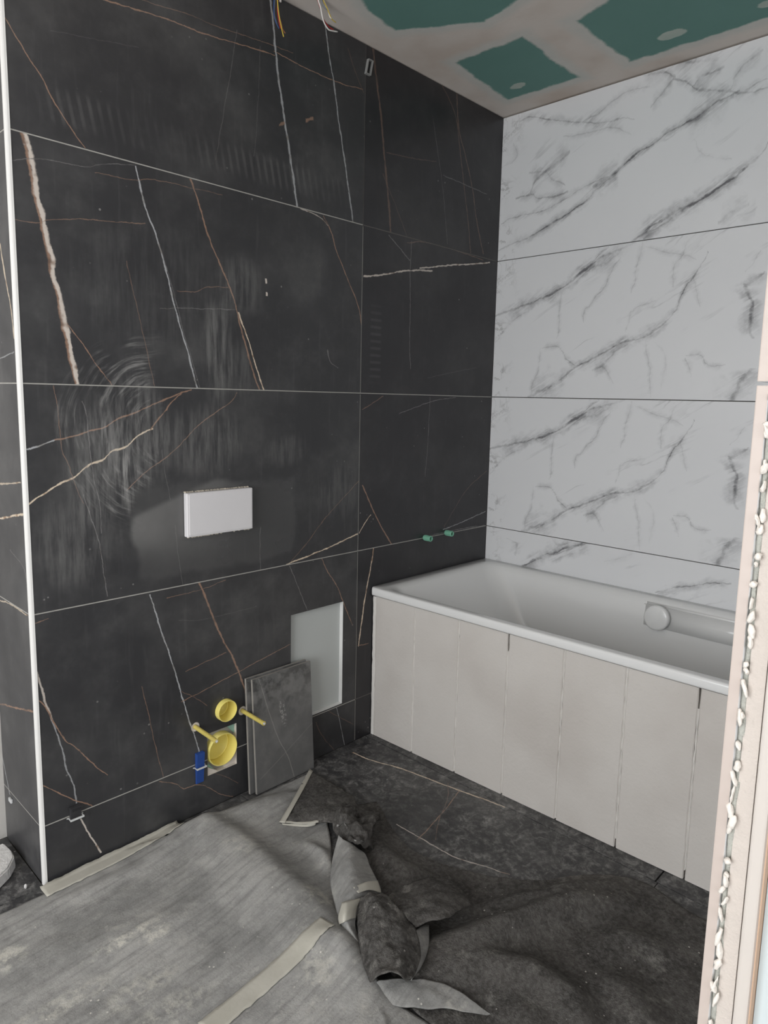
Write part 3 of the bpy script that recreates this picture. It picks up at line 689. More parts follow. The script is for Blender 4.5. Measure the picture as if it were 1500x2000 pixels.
rings = [ring(.016, .012, .004, .004, .010, TZ-.034), ring(.002, .001, .000, .0, .012, TZ-.031), ring(.000, .0, .0, .0, .013, TZ-.026), ring(.000, .0, .0, .0, .013, TZ-.008), ring(.002, .0, .0, .0, .013, TZ-.002), ring(.007, .0, .0, .0, .012, TZ),
         ring(.030, .034, .045, .045, .055, TZ-.0005), ring(.037, .043, .056, .056, .062, TZ-.003), ring(.043, .052, .070, .066, .068, TZ-.012), ring(.047, .058, .086, .072, .075, TZ-.03), ring(.056, .072, .14, .09, .08, TZ-.10),
         ring(.080, .098, .27, .15, .085, TZ-.28), ring(.096, .115, .325, .18, .09, TZ-.375), ring(.115, .135, .36, .205, .10, TZ-.41), ring(.16, .18, .43, .27, .12, TZ-.425)]
bm = bmesh.new(); R_ = []
for rg in rings: R_.append([bm.verts.new(p) for p in rg])
n = len(R_[0])
for A, B in zip(R_, R_[1:]):
    for k in range(n): bm.faces.new((A[k], A[(k+1) % n], B[(k+1) % n], B[k]))
bm.faces.new(R_[-1])
bmesh.ops.recalc_face_normals(bm, faces=bm.faces)
# the surface is open underneath: make sure the normals look out of the basin
if R_[5][0].link_faces and sum(f.normal.z for f in R_[6][0].link_faces) < 0:
    bmesh.ops.reverse_faces(bm, faces=bm.faces)
sh = obj('basin', bm, enamel, None, smooth=True, keep=True); reparent(sh, tub)
sd = sh.modifiers.new('thickness', 'SOLIDIFY'); sd.thickness = .004; sd.offset = -1
# overflow knob and the moulded field behind it, on the wall-side flank
def knob():
    xw = -.087; c = Vector((xw, -.868, .553)); ax = Vector((-1, 0, .14)).normalized(); upv = Vector((.14, 0, 1)).normalized()
    b = bmesh.new()
    add_lathe(b, [(0.0, .018), (.039, .018), (.044, .0165), (.047, .013), (.0475, -.004), (.030, -.006), (.030, -.03), (0, -.03)], c, 40, ax, upv)
    k = obj('overflow_knob', b, enamel, None, smooth=True); k['label'] = 'round white overflow knob'
    reparent(k, tub)
    b = bmesh.new()
    L = .085
    m4 = Matrix.Translation(c+ax*-.0225+Vector((0, -.235, .0))) @ Matrix.Rotation(math.radians(8), 4, 'Y')
    g = bmesh.ops.create_cube(b, size=1, matrix=m4 @ Matrix.Diagonal((.02, .60, .10, 1)))
    bmesh.ops.bevel(b, geom=b.edges[:], offset=.0099, segments=4, affect='EDGES')
    f = obj('overflow_field', b, enamel, None, smooth=True); reparent(f, tub)
knob()

# ------------------------------------------------------------------ bath apron of plaster blocks
def block_mat():
    s = NT('plaster_block'); P, X, Y, Z = s.pos()
    c = s.mix(s.noise(6, 4, .6), sr(205, 200, 194), sr(214, 210, 205))
    c = s.mix(s.rng(s.noise(1.8, 3, w=2.), .5, .75), c, sr(196, 190, 184))
    pit = s.rng(s.voro(55), .03, .07, 1., 0.); sel = s.rng(s.noise(25, 2, w=3.), .6, .7)
    c = s.mix(s.m('MULTIPLY', s.m('MULTIPLY', pit, sel), .5), c, sr(140, 134, 128))
    return s.out(c, .9, .2, bump=s.m('ADD', s.noise(70, 4), s.m('MULTIPLY', pit, -.4)), dist=.0012)
bmat = block_mat(); M['block'] = bmat
jm = plain('joint_filler', sr(226, 223, 218), .85, .05, 40, bump=.002, bscale=90)
ap = empty('bath_apron', (-.73, -.85, 0))
tag(ap, 'pale plaster block apron closing the front below the bathtub rim', 'bath apron')
ys = [-.016, -.219, -.424, -.629, -.836, -1.04, -1.247, -1.452, -1.655]
def ragged(name, ya, yb, x_off, z0, z1, mat, amp, wav, nz=46, depth=.03):
    """upright slab with slightly broken long edges"""
    bm = bmesh.new(); prev = None
    for i in range(nz+1):
        z = z0+(z1-z0)*i/nz
        da = amp*mnoise.noise(Vector((z*wav, ya*31, 2))); db = amp*mnoise.noise(Vector((z*wav, yb*31+.37, 5)))
        y0, y1 = ya+da, yb+db
        r = .003+.002*mnoise.noise(Vector((z*40, ya*9, 8)))
        sk = lambda y, q: xf(y)+x_off+q
        cur = [bm.verts.new(v) for v in ((sk(y0, depth), y0, z), (sk(y0, r), y0, z), (sk(y0, 0), y0-r, z), (sk(y1, 0), y1+r, z), (sk(y1, r), y1, z), (sk(y1, depth), y1, z))]
        if prev:
            for k in range(6): bm.faces.new((prev[k], prev[(k+1) % 6], cur[(k+1) % 6], cur[k]))
        else: bm.faces.new(cur[::-1])
        prev = cur
    bm.faces.new(prev)
    return reparent(obj(name, bm, mat), ap)
for a, b in zip(ys, ys[1:]):
    ragged('block', a-.0022, b+.0022, .002, .0012, .580, bmat, .0013, 18)
for k, y in enumerate(ys[1:-1]):
    lim = .52 if k in (2, 5) else .579
    ragged('joint', y+.0026, y-.0026, .0028, .03 if k in (4, 5) else .006, lim, jm, .0022, 34, depth=.025)
ragged('edge_bead', -.0022, -.0175, .0015, .001, .578, jm, .001, 20)

# ------------------------------------------------------------------ fittings on the black wall
# flush plate cover
white_p = NT('white_plastic'); white_p.out(white_p.mix(white_p.noise(8, 3), sr(226, 224, 226), sr(234, 232, 233)), .4, .45); white_p = white_p.mat
grimy = plain('mortar_residue', sr(196, 188, 174), .9, .15, 60, bump=.002, bscale=150)
fp = empty('flush_plate', (-1.445, 0, .92)); tag(fp, 'white rectangular flush plate cover on the black tiled wall', 'flush plate')
a, b = (-1.570, .924), (-1.334, 1.059)
reparent(box('body', (a[0], -.002, a[1]), (b[0], -.022, b[1]), white_p, bevel=.0035, seg=3), fp)
reparent(box('rim', (a[0]+.001, -.0195, a[1]+.001), (b[0]-.001, -.0235, b[1]-.001), white_p, bevel=.002, seg=2), fp)
reparent(box('cover_sheet', (a[0]+.006, -.0226, a[1]+.006), (b[0]-.004, -.0247, b[1]-.004), white_p, bevel=.0008), fp)
bm = bmesh.new(); rr = random.Random(5)
for side in (0, 1):
    for k in range(34):
        x = a[0]+.004+(b[0]-a[0]-.01)*k/33 + rr.uniform(-.002, .002); zz = (b[1]+.002) if side == 0 else a[1]-.001
        if side and rr.random() < .45: continue
        m4 = Matrix.Translation((x, -.004 if side == 0 else -.016, zz)) @ Matrix.Diagonal((rr.uniform(.003, .006), rr.uniform(.004, .007) if side == 0 else .004, rr.uniform(.0015, .003), 1))
        bmesh.ops.create_icosphere(bm, subdivisions=1, radius=1, matrix=m4)
reparent(obj('mortar_crumbs', bm, grimy, smooth=True), fp)['kind'] = 'stuff'

# inspection opening: pale board and edge beads inside the recess
hatch_m = plain('pale_board', sr(198, 202, 200), .55, .03, 4)
hp = tag(box('inspection_opening_board', (HATCH[0]+.0008, .0175, HATCH[2]+.0008), (HATCH[1]-.0008, .0255, HATCH[3]-.0008), hatch_m), 'pale grey board set back in the cut opening behind the leaning tiles', 'panel')
bead = plain('white_bead', sr(232, 232, 230), .5, .04, 30)
box('edge_bead', (HATCH[1]-.0026, .0006, HATCH[2]+.001), (HATCH[1]-.0008, .0175, HATCH[3]-.001), bead, hp)
box('edge_bead', (HATCH[0]+.001, .0006, HATCH[2]+.0008), (HATCH[1]-.0028, .0175, HATCH[2]+.0026), bead, hp)

yel = NT('yellow_plastic'); yel.out(yel.mix(yel.noise(5, 2), sr(243, 226, 112), sr(246, 233, 146)), .45, .4)
yel.bsdf.inputs['Subsurface Weight'].default_value = .15; yel.bsdf.inputs['Subsurface Radius'].default_value = (.01, .008, .002); yel = yel.mat
def cup(name, c, r, front, depth, label, step):
    o = Vector((c[0], 0, c[1])); e = empty(name, (c[0], 0, c[1])); tag(e, label, 'pipe cap')
    bm = add_lathe(bmesh.new(), [(r, -depth), (r, front-.002), (r-.001, front), (r-.003, front), (r-.0036, front-.002), (r-.0042, -depth+.004), (r-.0042, -depth), (r, -depth)], o, 56)
    reparent(obj('sleeve', bm, yel, smooth=True), e)
    bm = add_lathe(bmesh.new(), [(r-.0045, -depth+.001), (r-.0045, -depth+.010), (r-.0075, -depth+.012), (r-.0105, -depth+.010), (r-.011, -depth+.002), (0, -depth+.001)], o, 56)
    reparent(obj('end_disc', bm, yel, smooth=True), e)
    return e
cup('flush_pipe_cap', CUP1, .036, .020, .035, 'small yellow plastic pipe cap above the square cut-out', 0)
cup('drain_pipe_cap', CUP2, .0548, .006, .05, 'large yellow plastic drain cap inside the square cut-out', 0)
# fixing rods with sleeves
hole_green = plain('green_board_edge', sr(150, 186, 170), .85, .1, 60)
hole_white = plain('raw_plaster_edge', sr(222, 214, 204), .9, .1, 60, bump=.002)
for (x, z), lab in zip(RODS, ('yellow sleeved fixing rod above the blue levelling wedge', 'yellow sleeved fixing rod beside the leaning tile slabs')):
    e = empty('fixing_rod', (x, 0, z)); tag(e, lab, 'rod')
    d = Vector((0, -1, -.015)).normalized()
    o = Vector((x, .02, z))
    sm = plain('rod_sleeve', sr(222, 204, 112), .5, .05)
    reparent(obj('sleeve', add_lathe(bmesh.new(), [(.0070, 0), (.0070, .139), (.0075, .1405), (.0075, .142), (.0050, .142), (.0045, .13), (0, .13)], o, 20, d, Vector((0, d.z, -d.y)).normalized()), sm, smooth=True), e)
    reparent(obj('threaded_rod', add_tube(bmesh.new(), [o+d*.12, o+d*.1435], .004, 12), plain('zinc', sr(236, 236, 236), .3, .03)), e)
    bm = add_lathe(bmesh.new(), [(.0074, .0190), (.0125, .0204), (.0155, .0206), (.0157, .008), (.0074, .0075)], (x, .022, z), 24)
    reparent(obj('plaster_collar', bm, hole_white, smooth=True), e)
# edges of the layers inside the square cut-out
ed = empty('cutout_edges', (-1.443, .01, .115)); tag(ed, 'green and white plasterboard edge lining the square cut-out', 'board edge')
h = HOLE
def corner_piece(name, pts, y0, y1, mat):
    bm = bmesh.new(); lo = [bm.verts.new((x, y0, z)) for x, z in pts]; hi = [bm.verts.new((x, y1, z)) for x, z in pts]; k = len(pts)
    bm.faces.new(lo); bm.faces.new(hi[::-1])
    for i in range(k): bm.faces.new((lo[i], hi[i], hi[(i+1) % k], lo[(i+1) % k]))
    return reparent(obj(name, bm, mat), ed)
corner_piece('green_layer', [(h[1]-.034, h[3]-.001), (h[1]-.0022, h[3]-.001), (h[1]-.0022, h[3]-.040)], .012, .019, hole_green)
corner_piece('green_layer', [(h[0]+.001, h[2]+.018), (h[0]+.001, h[2]+.046), (h[0]+.03, h[2]+.010)], .010, .019, hole_green)
corner_piece('white_layer', [(h[1]-.0020, h[2]+.0022), (h[1]-.0006, h[2]+.0022), (h[1]-.0006, h[3]-.0006), (h[1]-.0020, h[3]-.0006)], .0006, .019, hole_white)
corner_piece('white_layer', [(h[0]+.0008, h[2]+.0006), (h[1]-.0006, h[2]+.0006), (h[1]-.0006, h[2]+.002), (h[0]+.0008, h[2]+.002)], .0006, .019, hole_white)
corner_piece('white_layer', [(h[0]+.0008, h[2]+.0022), (h[0]+.04, h[2]+.0022), (h[0]+.006, h[2]+.026), (h[0]+.0008, h[2]+.030)], .004, .009, hole_white)
corner_piece('white_layer', [(h[1]-.045, h[2]+.0022), (h[1]-.0022, h[2]+.0022), (h[1]-.0022, h[2]+.040)], .008, .018, hole_white)

# tile levelling wedges
blue = plain('blue_plastic', sr(44, 78, 150), .45, .05); char = plain('charcoal_plastic', sr(56, 56, 58), .5, .06); clipm = plain('clear_white_clip', sr(214, 216, 216), .4, .04)
def wedge(name, x, z, w, zt, zb, mat, label, top_y, topm=None):
    e = empty(name, (x, 0, z)); tag(e, label, 'wedge')
    bm = bmesh.new()
    V = [(x-w, -.0012, zb), (x+w, -.0012, zb), (x+w*1.05, -.0012, zt), (x-w*1.05, -.0012, zt), (x-w, -.007, zb), (x+w, -.007, zb), (x+w*1.05, -top_y, zt), (x-w*1.05, -top_y, zt)]
    vs = [bm.verts.new(v) for v in V]
    for f in ((0, 1, 2, 3), (4, 7, 6, 5), (0, 4, 5, 1), (3, 2, 6, 7), (1, 5, 6, 2), (0, 3, 7, 4)): bm.faces.new([vs[i] for i in f])
    bmesh.ops.bevel(bm, geom=bm.edges[:], offset=.0008, segments=1, affect='EDGES')
    reparent(obj('wedge_body', bm, mat), e)
    bm = bmesh.new(); th = .0012; yo = -.0175
    for a, b in (((x-w-.0045, .004, z-th), (x-w-.0022, yo, z+th)), ((x+w+.0022, .004, z-th), (x+w+.0045, yo, z+th)), ((x-w-.0045, yo-.003, z-th*2), (x+w+.0045, yo, z+th*2)), ((x-w-.008, -.0008, z-th), (x+w+.008, -.003, z+th))):
        add_box(bm, a, b)
    reparent(obj('clip', bm, clipm), e)
    return e
wedge('levelling_wedge', -1.532, ZJ[1]-.008, .0135, .213, .108, blue, 'blue tile levelling wedge in a white clip left of the yellow drain cap', .016)
w2 = wedge('levelling_wedge', -1.926, ZJ[1]-.004, .0145, .200, .156, char, 'charcoal tile levelling wedge in a white clip near the corner trim', .016)
for k in range(3):
    reparent(box('ridge', (-1.938, -.0165, .1935+.003*k-.002), (-1.914, -.0185, .1945+.003*k-.002), char), w2)
# clip left at the top joint
e = empty('levelling_clip', (-.816, 0, 2.5)); tag(e, 'small empty white levelling clip standing out near the ceiling', 'clip')
c = on(722, 131, 1, -.008); bm = bmesh.new()
for a, b in (((-.012, 0, -.026), (-.009, -.010, .026)), ((.009, 0, -.026), (.012, -.010, .026)), ((-.009, 0, -.026), (.009, -.010, -.023)), ((-.009, 0, .023), (.009, -.010, .026))):
    add_box(bm, (c.x+a[0], a[1], c.z+a[2]), (c.x+b[0], b[1], c.z+b[2]))
for v in bm.verts: v.co.x += (v.co.z-c.z)*.22
reparent(obj('clip_loop', bm, plain('grey_clip', sr(150, 150, 148), .6, .1)), e)  # loop in a duller grey than the wedge clips

e = empty('clip_stub', (XT, .24, ZJ[1])); tag(e, 'broken white clip stub in the side return joint near the foam block', 'clip')
q = on(20, 1563, 0, XT-.004)
reparent(box('stub', (XT-.0065, q.y-.012, q.z-.006), (XT-.0002, q.y+.010, q.z+.006), clipm, bevel=.002, seg=2), e)
# green test plugs for the mixer
gm = plain('green_plug', sr(126, 186, 160), .5, .06)
for x, z, lab in ((-.446, .774, 'green pipe test plug in the black wall, farther from the white marble corner'), (-.303, .777, 'green pipe test plug in the black wall, nearer the white marble corner')):
    e = empty('test_plug', (x, 0, z)); tag(e, lab, 'plug')
    pr = [(.0115, -.0)]
    bm = add_lathe(bmesh.new(), [(.0105, .0002), (.0115, .003), (.0115, .026), (.0122, .028), (.0122, .036), (.0112, .038), (.0085, .038), (.0078, .036), (.0078, .020), (0, .020)], (x, 0, z), 28)
    reparent(obj('plug_body', bm, gm, smooth=False), e)
    bm = bmesh.new()
    for k in range(10):
        a = 2*math.pi*k/10
        add_tube(bm, [(x+.0115*math.cos(a), -.004, z+.0115*math.sin(a)), (x+.0115*math.cos(a), -.026, z+.0115*math.sin(a))], .0008, 5)
    reparent(obj('ribs', bm, gm), e)

# cable ends hanging from the ceiling
wirec = {'red': sr(170, 40, 44), 'white': sr(236, 232, 226), 'blue': sr(60, 84, 130), 'yellow': sr(206, 180, 70), 'orange': sr(190, 130, 90), 'grey': sr(150, 160, 166)}
wm = {k: plain('wire_'+k, v, .5, .03) for k, v in wirec.items()}
def cables(name, label, runs, yp, top):
    e = empty(name, top); tag(e, label, 'cable', 'cable ends hanging from the ceiling')
    for colr, r, pts in runs:
        P = [on(px, py, 1, yp+dy) for px, py, dy in pts]
        P = [p for p in P if p.z < ZC-.002]
        st = Vector((P[0].x+(P[0].x-P[1].x)*.2, P[0].y, ZC-.0005)); P = [st]+P
        reparent(obj('wire', add_tube(bmesh.new(), crom(P, 26), r, 8), wm[colr], smooth=True), e)
    return e
c1 = cables('ceiling_cable', 'red, blue and yellow cable ends hanging against the black tiles', [
    ('blue', .0019, [(536, -8, 0), (535, 20, 0), (538, 40, .002), (545, 56, .004)]), ('grey', .0016, [(538, -8, .004), (536, 25, .004), (541, 46, .004), (544, 53, .004)]),
    ('red', .0017, [(543, -8, -.002), (542, 20, -.002), (545, 42, 0), (548, 56, .003)]), ('orange', .0017, [(542, -8, -.006), (543, 20, -.006), (549, 45, -.004), (552, 57, 0), (557, 65, .002)]),
    ('yellow', .0017, [(541, -8, -.01), (545, 30, -.008), (550, 55, -.004), (552, 64, 0), (554, 72, 0)]), ('white', .0040, [(548, -12, -.004), (547.5, -3, -.004), (547, 4, -.004)])], -.02, (-1.21, -.02, ZC))
c2 = cables('ceiling_cable', 'white, red and yellow cable ends bent outward where ceiling meets tiles', [
    ('white', .0021, [(622, 2, 0), (626, 14, 0), (629, 30, 0), (633, 44, .004), (641, 57, .006), (648, 60, .006), (659, 62, .006)]), ('red', .0018, [(621, 2, .004), (627, 20, .004), (631, 36, .006), (637, 46, .008), (643, 53, .008), (651, 58, .008)]),
    ('grey', .0019, [(628, 2, .002), (630, 10, .002), (636, 17, .002), (640, 19, .002)]), ('white', .0021, [(633, 2, -.002), (637, 12, -.002), (641, 20, -.002), (644, 32, 0), (647, 36, 0)]),
    ('yellow', .0015, [(632, 2, -.006), (638, 14, -.005), (643, 26, -.004), (648, 37, 0), (656, 44, .002)])], -.092, (-1.1, -.092, ZC))

# ------------------------------------------------------------------ cut-out tile pieces leaning on the wall
slab_v = [([(0, 0)], 0, 'G')]
def slab_mat(nm, lines):
    s = NT(nm); P, X, Y, Z = s.pos()
    wob = s.noise(22, 3); U = s.m('ADD', X, s.m('MULTIPLY', s.m('SUBTRACT', wob, .5), .006)); V = s.m('ADD', Z, s.m('MULTIPLY', s.m('SUBTRACT', s.noise(25, 3, w=3.), .5), .006))
    col = s.mix(s.noise(4, 3), sr(92, 92, 92), sr(112, 112, 111))
    for pts, wd, al in lines: col = s.mix(s.m('MULTIPLY', vein_mask(s, U, V, pts, wd/1000.), al), col, sr(150, 148, 144))
    d = s.rng(s.noise(9, 5, .65, w=3.), .40, .70); top = s.rng(Z, .16, .30); 
    sm = s.rng(s.noise(14, 4, .6, w=8.), .44, .56)
    col = s.mix(s.m('MULTIPLY', s.m('MULTIPLY', s.rng(Z, .25, .36), s.rng(s.noise(16, 4, .6, w=18.), .46, .56)), .75), col, sr(40, 40, 41))
    dst = s.m('ADD', s.m('MULTIPLY', d, .16), s.m('MULTIPLY', s.m('MULTIPLY', top, sm), .14))
    cx, cz = -.005, .255
    e = s.m('ADD', s.m('POWER', s.m('DIVIDE', s.m('ADD', s.m('SUBTRACT', X, cx), s.m('MULTIPLY', s.m('SUBTRACT', Z, cz), .12)), .016), 2.), s.m('POWER', s.m('DIVIDE', s.m('SUBTRACT', Z, cz), .06), 2.))
    spl = s.m('MULTIPLY', s.rng(e, .2, 1.2, 1., 0.), s.rng(s.noise(120, 3, .7, w=1.), .5, .56))
    dst = s.m('MAXIMUM', dst, s.m('MULTIPLY', spl, .7))
    col = s.mix(dst, col, sr(178, 176, 172))
    return s.out(col, .38, .5)
s1 = slab_mat('black_marble_offcut', [([(.035, .0), (.012, .08), (-.03, .17), (-.10, .40)], 2.4, .8), ([(-.11, .05), (0, .105), (.13, .175)], 1.6, .6)])
s2 = slab_mat('black_marble_offcut_rear', [])
cut_edge = plain('pale_cut_edge', sr(150, 146, 140), .8, .1, 60)
def slab(name, xl, xr, yb, yt, hgt, mat, label):
    """tile offcut with its foot at y=yb and its head at y=yt, 10 mm thick"""
    ang = math.atan2(yt-yb, hgt)
    o = box(name, (-(xr-xl)/2, -.005, 0), ((xr-xl)/2, .005, hgt), mat, bevel=.0006)
    o.data.materials.append(cut_edge)
    for p in o.data.polygons:
        if abs(p.normal.y) < .5: p.material_index = 1
    o.location = ((xl+xr)/2, yb, .0055*abs(math.sin(ang))+.004); o.rotation_euler = (-ang, 0, 0)
    return tag(o, label, 'tile offcut', 'cut-out tile pieces')
slab('tile_offcut', -1.358, -1.100, -.030, -.0095, .408, s2, 'rear black marble tile offcut, between the wall and the dusty one')
slab('tile_offcut', -1.342, -1.090, -.0475, -.0225, .404, s1, 'front black marble tile offcut with dust, leaning below the pale opening')

# ------------------------------------------------------------------ foam block at the alcove
fm = plain('white_foam', sr(226, 225, 223), .9, .04, 20, bump=.003, bscale=90)
bm = bmesh.new(); fp_ = [(-2.28, .045), (-2.125, .052), (-2.072, .092), (-2.045, .13), (-2.040, .165), (-2.046, .215), (-2.28, .225)]
lo = [bm.verts.new((x, y, .0012)) for x, y in fp_]; hi = [bm.verts.new((x-.003, y+.002, .034+.004*(k % 2))) for k, (x, y) in enumerate(fp_)]
bm.faces.new(lo[::-1]); bm.faces.new(hi)
for k in range(len(fp_)): bm.faces.new((lo[k], lo[(k+1) % 7], hi[(k+1) % 7], hi[k]))
bmesh.ops.bevel(bm, geom=bm.edges[:], offset=.004, segments=2, affect='EDGES')
tag(obj('foam_block', bm, fm, smooth=False), 'white foam block lying on the floor beside the black return', 'block')
chip = bmesh.new(); cpos = on(47, 1738, 2, .004)
bmesh.ops.create_icosphere(chip, subdivisions=2, radius=1, matrix=Matrix.Translation(on(50, 1731, 2, .007)) @ Matrix.Diagonal((.004, .004, .007, 1)))
tag(obj('plaster_chip', chip, fm), 'tiny white plaster chip on the floor by the foam block', 'chip')

# ------------------------------------------------------------------ floor protection fleece
def fleece_mat(nm, ca, cb, spots, fib, bumpd, streak=None):
    s = NT(nm); P, X, Y, Z = s.pos()
    c = s.mix(s.rng(s.noise(6, 6, .7), .3, .7), ca, cb)
    c = s.mix(s.m('MULTIPLY', s.rng(s.noise(23, 5, .75, w=13.), .45, .7), .3), c, tuple(q*.55 for q in ca))
    f1 = s.rng(s.noise(90, 4, .7, w=2.), .35, .7); c = s.mix(s.m('MULTIPLY', f1, fib), c, sr(176, 174, 170))
    if streak:
        a = math.radians(streak); U = s.m('ADD', s.m('MULTIPLY', X, math.cos(a)), s.m('MULTIPLY', Y, math.sin(a))); V = s.m('ADD', s.m('MULTIPLY', X, -math.sin(a)), s.m('MULTIPLY', Y, math.cos(a)))
        st = s.noise(1, 5, .7, vec=s.xyz(s.m('MULTIPLY', U, 5.), s.m('MULTIPLY', V, 70.), 0.))
        c = s.mix(s.m('MULTIPLY', s.rng(st, .42, .72), .40), c, tuple(q*.42 for q in ca))
    d1 = s.m('MULTIPLY', s.rng(s.noise(18, 6, .75, w=5.), .5, .74), s.rng(s.noise(3, 3, w=6.), .38, .62))
    c = s.mix(s.m('MULTIPLY', d1, spots), c, sr(200, 197, 190))
    if streak:      # plaster trodden into the film
        ch = s.rng(s.noise(34, 5, .75, w=22.), .42, .62)
        for px, py, rx, ry, al in ((245, 1832, .11, .022, .75), (300, 1822, .05, .03, .7), (622, 1762, .045, .06, .5), (275, 1928, .10, .045, .45), (110, 1965, .16, .035, .45), (15, 1868, .05, .05, .7), (470, 1665, .05, .07, .35), (620, 1900, .05, .06, .4), (330, 1975, .12, .05, .4)):
            q = on(px, py, 2, .01)
            e = s.m('ADD', s.m('POWER', s.m('DIVIDE', s.m('SUBTRACT', X, q.x), rx), 2.), s.m('POWER', s.m('DIVIDE', s.m('SUBTRACT', Y, q.y), ry), 2.))
            c = s.mix(s.m('MULTIPLY', s.m('MULTIPLY', s.rng(e, .1, 1.3, 1., 0.), ch), al), c, sr(222, 219, 208))
    vn = s.voro(42); sel = s.rng(s.noise(6, 2, w=9.), .5, .62)
    c = s.mix(s.m('MULTIPLY', s.rng(vn, .06, .12, 1., 0.), s.m('MULTIPLY', sel, .8)), c, sr(224, 220, 212))
    return s.out(c, .92, .2, bump=s.m('ADD', s.noise(160, 4, .7), s.m('MULTIPLY', s.noise(28, 4), 1.2)), dist=bumpd)
film = fleece_mat('grey_fleece_film', sr(140, 140, 138), sr(180, 179, 176), .85, .14, .0014, streak=4)
dark = fleece_mat('dark_fleece', sr(64, 62, 60), sr(92, 89, 86), .5, .2, .006)
tape = NT('beige_masking_tape'); tape.out(tape.mix(tape.noise(9, 4), sr(178, 175, 163), sr(200, 197, 187)), .7, .3, bump=tape.noise(50, 4), dist=.001); tape = tape.mat

def dist_poly(p, poly):
    best = 9; side = 0; tt = 0
    for i, (a, b) in enumerate(zip(poly, poly[1:])):
        d = b-a; t = max(0, min(1, (p-a).dot(d)/d.length_squared)); q = a+d*t; L = (p-q).length
        if L < best:
            best = L; side = d.x*(p.y-a.y)-d.y*(p.x-a.x); tt = (i+t)/(len(poly)-1)
    return best, side, tt
def f2(px, py, z=0.): q = on(px, py, 2, z); return Vector((q.x, q.y))
class Ridge:
    def __init__(s, pts, H, wl, wr, z=.02):
        s.p = [f2(*q, z) for q in pts]; s.H = H; s.wl = wl; s.wr = wr
    def h(s, p):
        d, side, t = dist_poly(p, s.p)
        w_ = s.wl if side > 0 else s.wr
        e = math.sin(math.pi*min(1, max(0, t*.9+.05)))**.5
        return s.H*e*math.exp(-(d/w_)**2)
def sheet(name, L, Rr, nu, nv, hf, mats, parent, thick=.0022):
    """mapped sheet between two edge curves of floor points"""
    Lc = crom([(*a, 0) for a in L], nv); Rc = crom([(*a, 0) for a in Rr], nv)
    bm = bmesh.new(); g = []
    for j in range(nv):
        row = []
        for i in range(nu):
            p = Lc[j].lerp(Rc[j], i/(nu-1)); q = Vector((p.x, p.y)); row.append(bm.verts.new((p.x, p.y, hf(q, i/(nu-1), j/(nv-1)))))
        g.append(row)
    for j in range(nv-1):
        for i in range(nu-1): bm.faces.new((g[j][i], g[j][i+1], g[j+1][i+1], g[j+1][i]))
    bm.normal_update()
    if sum(f.normal.z for f in bm.faces) < 0: bmesh.ops.reverse_faces(bm, faces=bm.faces)
    return bm
def cloth_obj(name, bm, mats, parent, thick=.0022):
    me = bpy.data.meshes.new(name); bm.to_mesh(me); bm.free()
    for m in mats: me.materials.append(m)
    me.polygons.foreach_set('use_smooth', [True]*len(me.polygons))
    o = bpy.data.objects.new(name, me); COL.objects.link(o)
    md = o.modifiers.new('thickness', 'SOLIDIFY'); md.thickness = thick; md.offset = -1
    if len(mats) > 1: md.material_offset = 1; md.material_offset_rim = 0
    if parent: reparent(o, parent)
    return o
def loft(secs, nu, nv, rough=.0):
    """surface through sections of (px, py, height); every point lies at that height over the floor"""
    W = [[on(px, py, 2, z) for px, py, z in s_] for s_ in secs]
    cur = [crom(s_, nu) for s_ in W]
    cols = [crom([c[i] for c in cur], nv) for i in range(nu)]
    bm = bmesh.new()
    g = [[None]*nu for _ in range(nv)]
    for i in range(nu):
        for j in range(nv):
            p = cols[i][j]; p = p+Vector((0, 0, rough*mnoise.noise(p*38)+rough*1.3*(.35-abs(mnoise.noise(p*17+Vector((3, 1, 0)))))))
            if p.z < .004: p.z = .004
            g[j][i] = bm.verts.new(p)
    for j in range(nv-1):
        for i in range(nu-1): bm.faces.new((g[j][i], g[j][i+1], g[j+1][i+1], g[j+1][i]))
    bm.normal_update()
    if sum(f.normal.z*f.calc_area() for f in bm.faces) < 0: bmesh.ops.reverse_faces(bm, faces=bm.faces)
    return bm

gs = empty('protective_fleece', (-1.9, -.6, 0)); tag(gs, 'light grey protective fleece spread film side up over the floor', 'floor fleece')
ridges = [Ridge([(352, 1624), (400, 1612), (450, 1632), (500, 1672), (545, 1716), (590, 1756), (640, 1806), (690, 1872), (735, 1950)], .042, .055, .13),
          Ridge([(600, 1640), (630, 1660), (645, 1690)], .016, .02, .02), Ridge([(355, 1624), (460, 1580), (560, 1545)], .022, .03, .06),
          Ridge([(100, 1760), (240, 1700), (340, 1650)], .008, .03, .03), Ridge([(600, 1840), (660, 1850), (700, 1900)], .02, .04, .04), Ridge([(60, 1860), (300, 1800), (480, 1720)], .006, .05, .05)]
def hg(q, s_, t_):
    h = .004+sum(r.h(q) for r in ridges)
    h += .0022*mnoise.noise(Vector((q.x*7, q.y*7, 0)))+.0012*mnoise.noise(Vector((q.x*24, q.y*24, 3)))
    return max(h, .0032)
Lg = [(-3.0, -.004), (-3.0, -.2), (-3.0, -.5), (-3.0, -.8), (-3.0, -1.2), (-3.0, -2.3)]
Rg = [(-1.105, -.066), f2(628, 1560), f2(645, 1640), f2(655, 1740), f2(700, 1850), f2(738, 1930), f2(835, 2000), (-1.45, -1.6), (-1.5, -2.3)]
Lg = [(-3.0, -.012), (-3.0, -.15), (-3.0, -.35), (-3.0, -.6), (-3.0, -.8), (-3.0, -1.), (-3.0, -1.2), (-3.0, -1.6), (-3.0, -2.3)]
bm = sheet('sheet', Lg, Rg, 220, 190, hg, None, None)
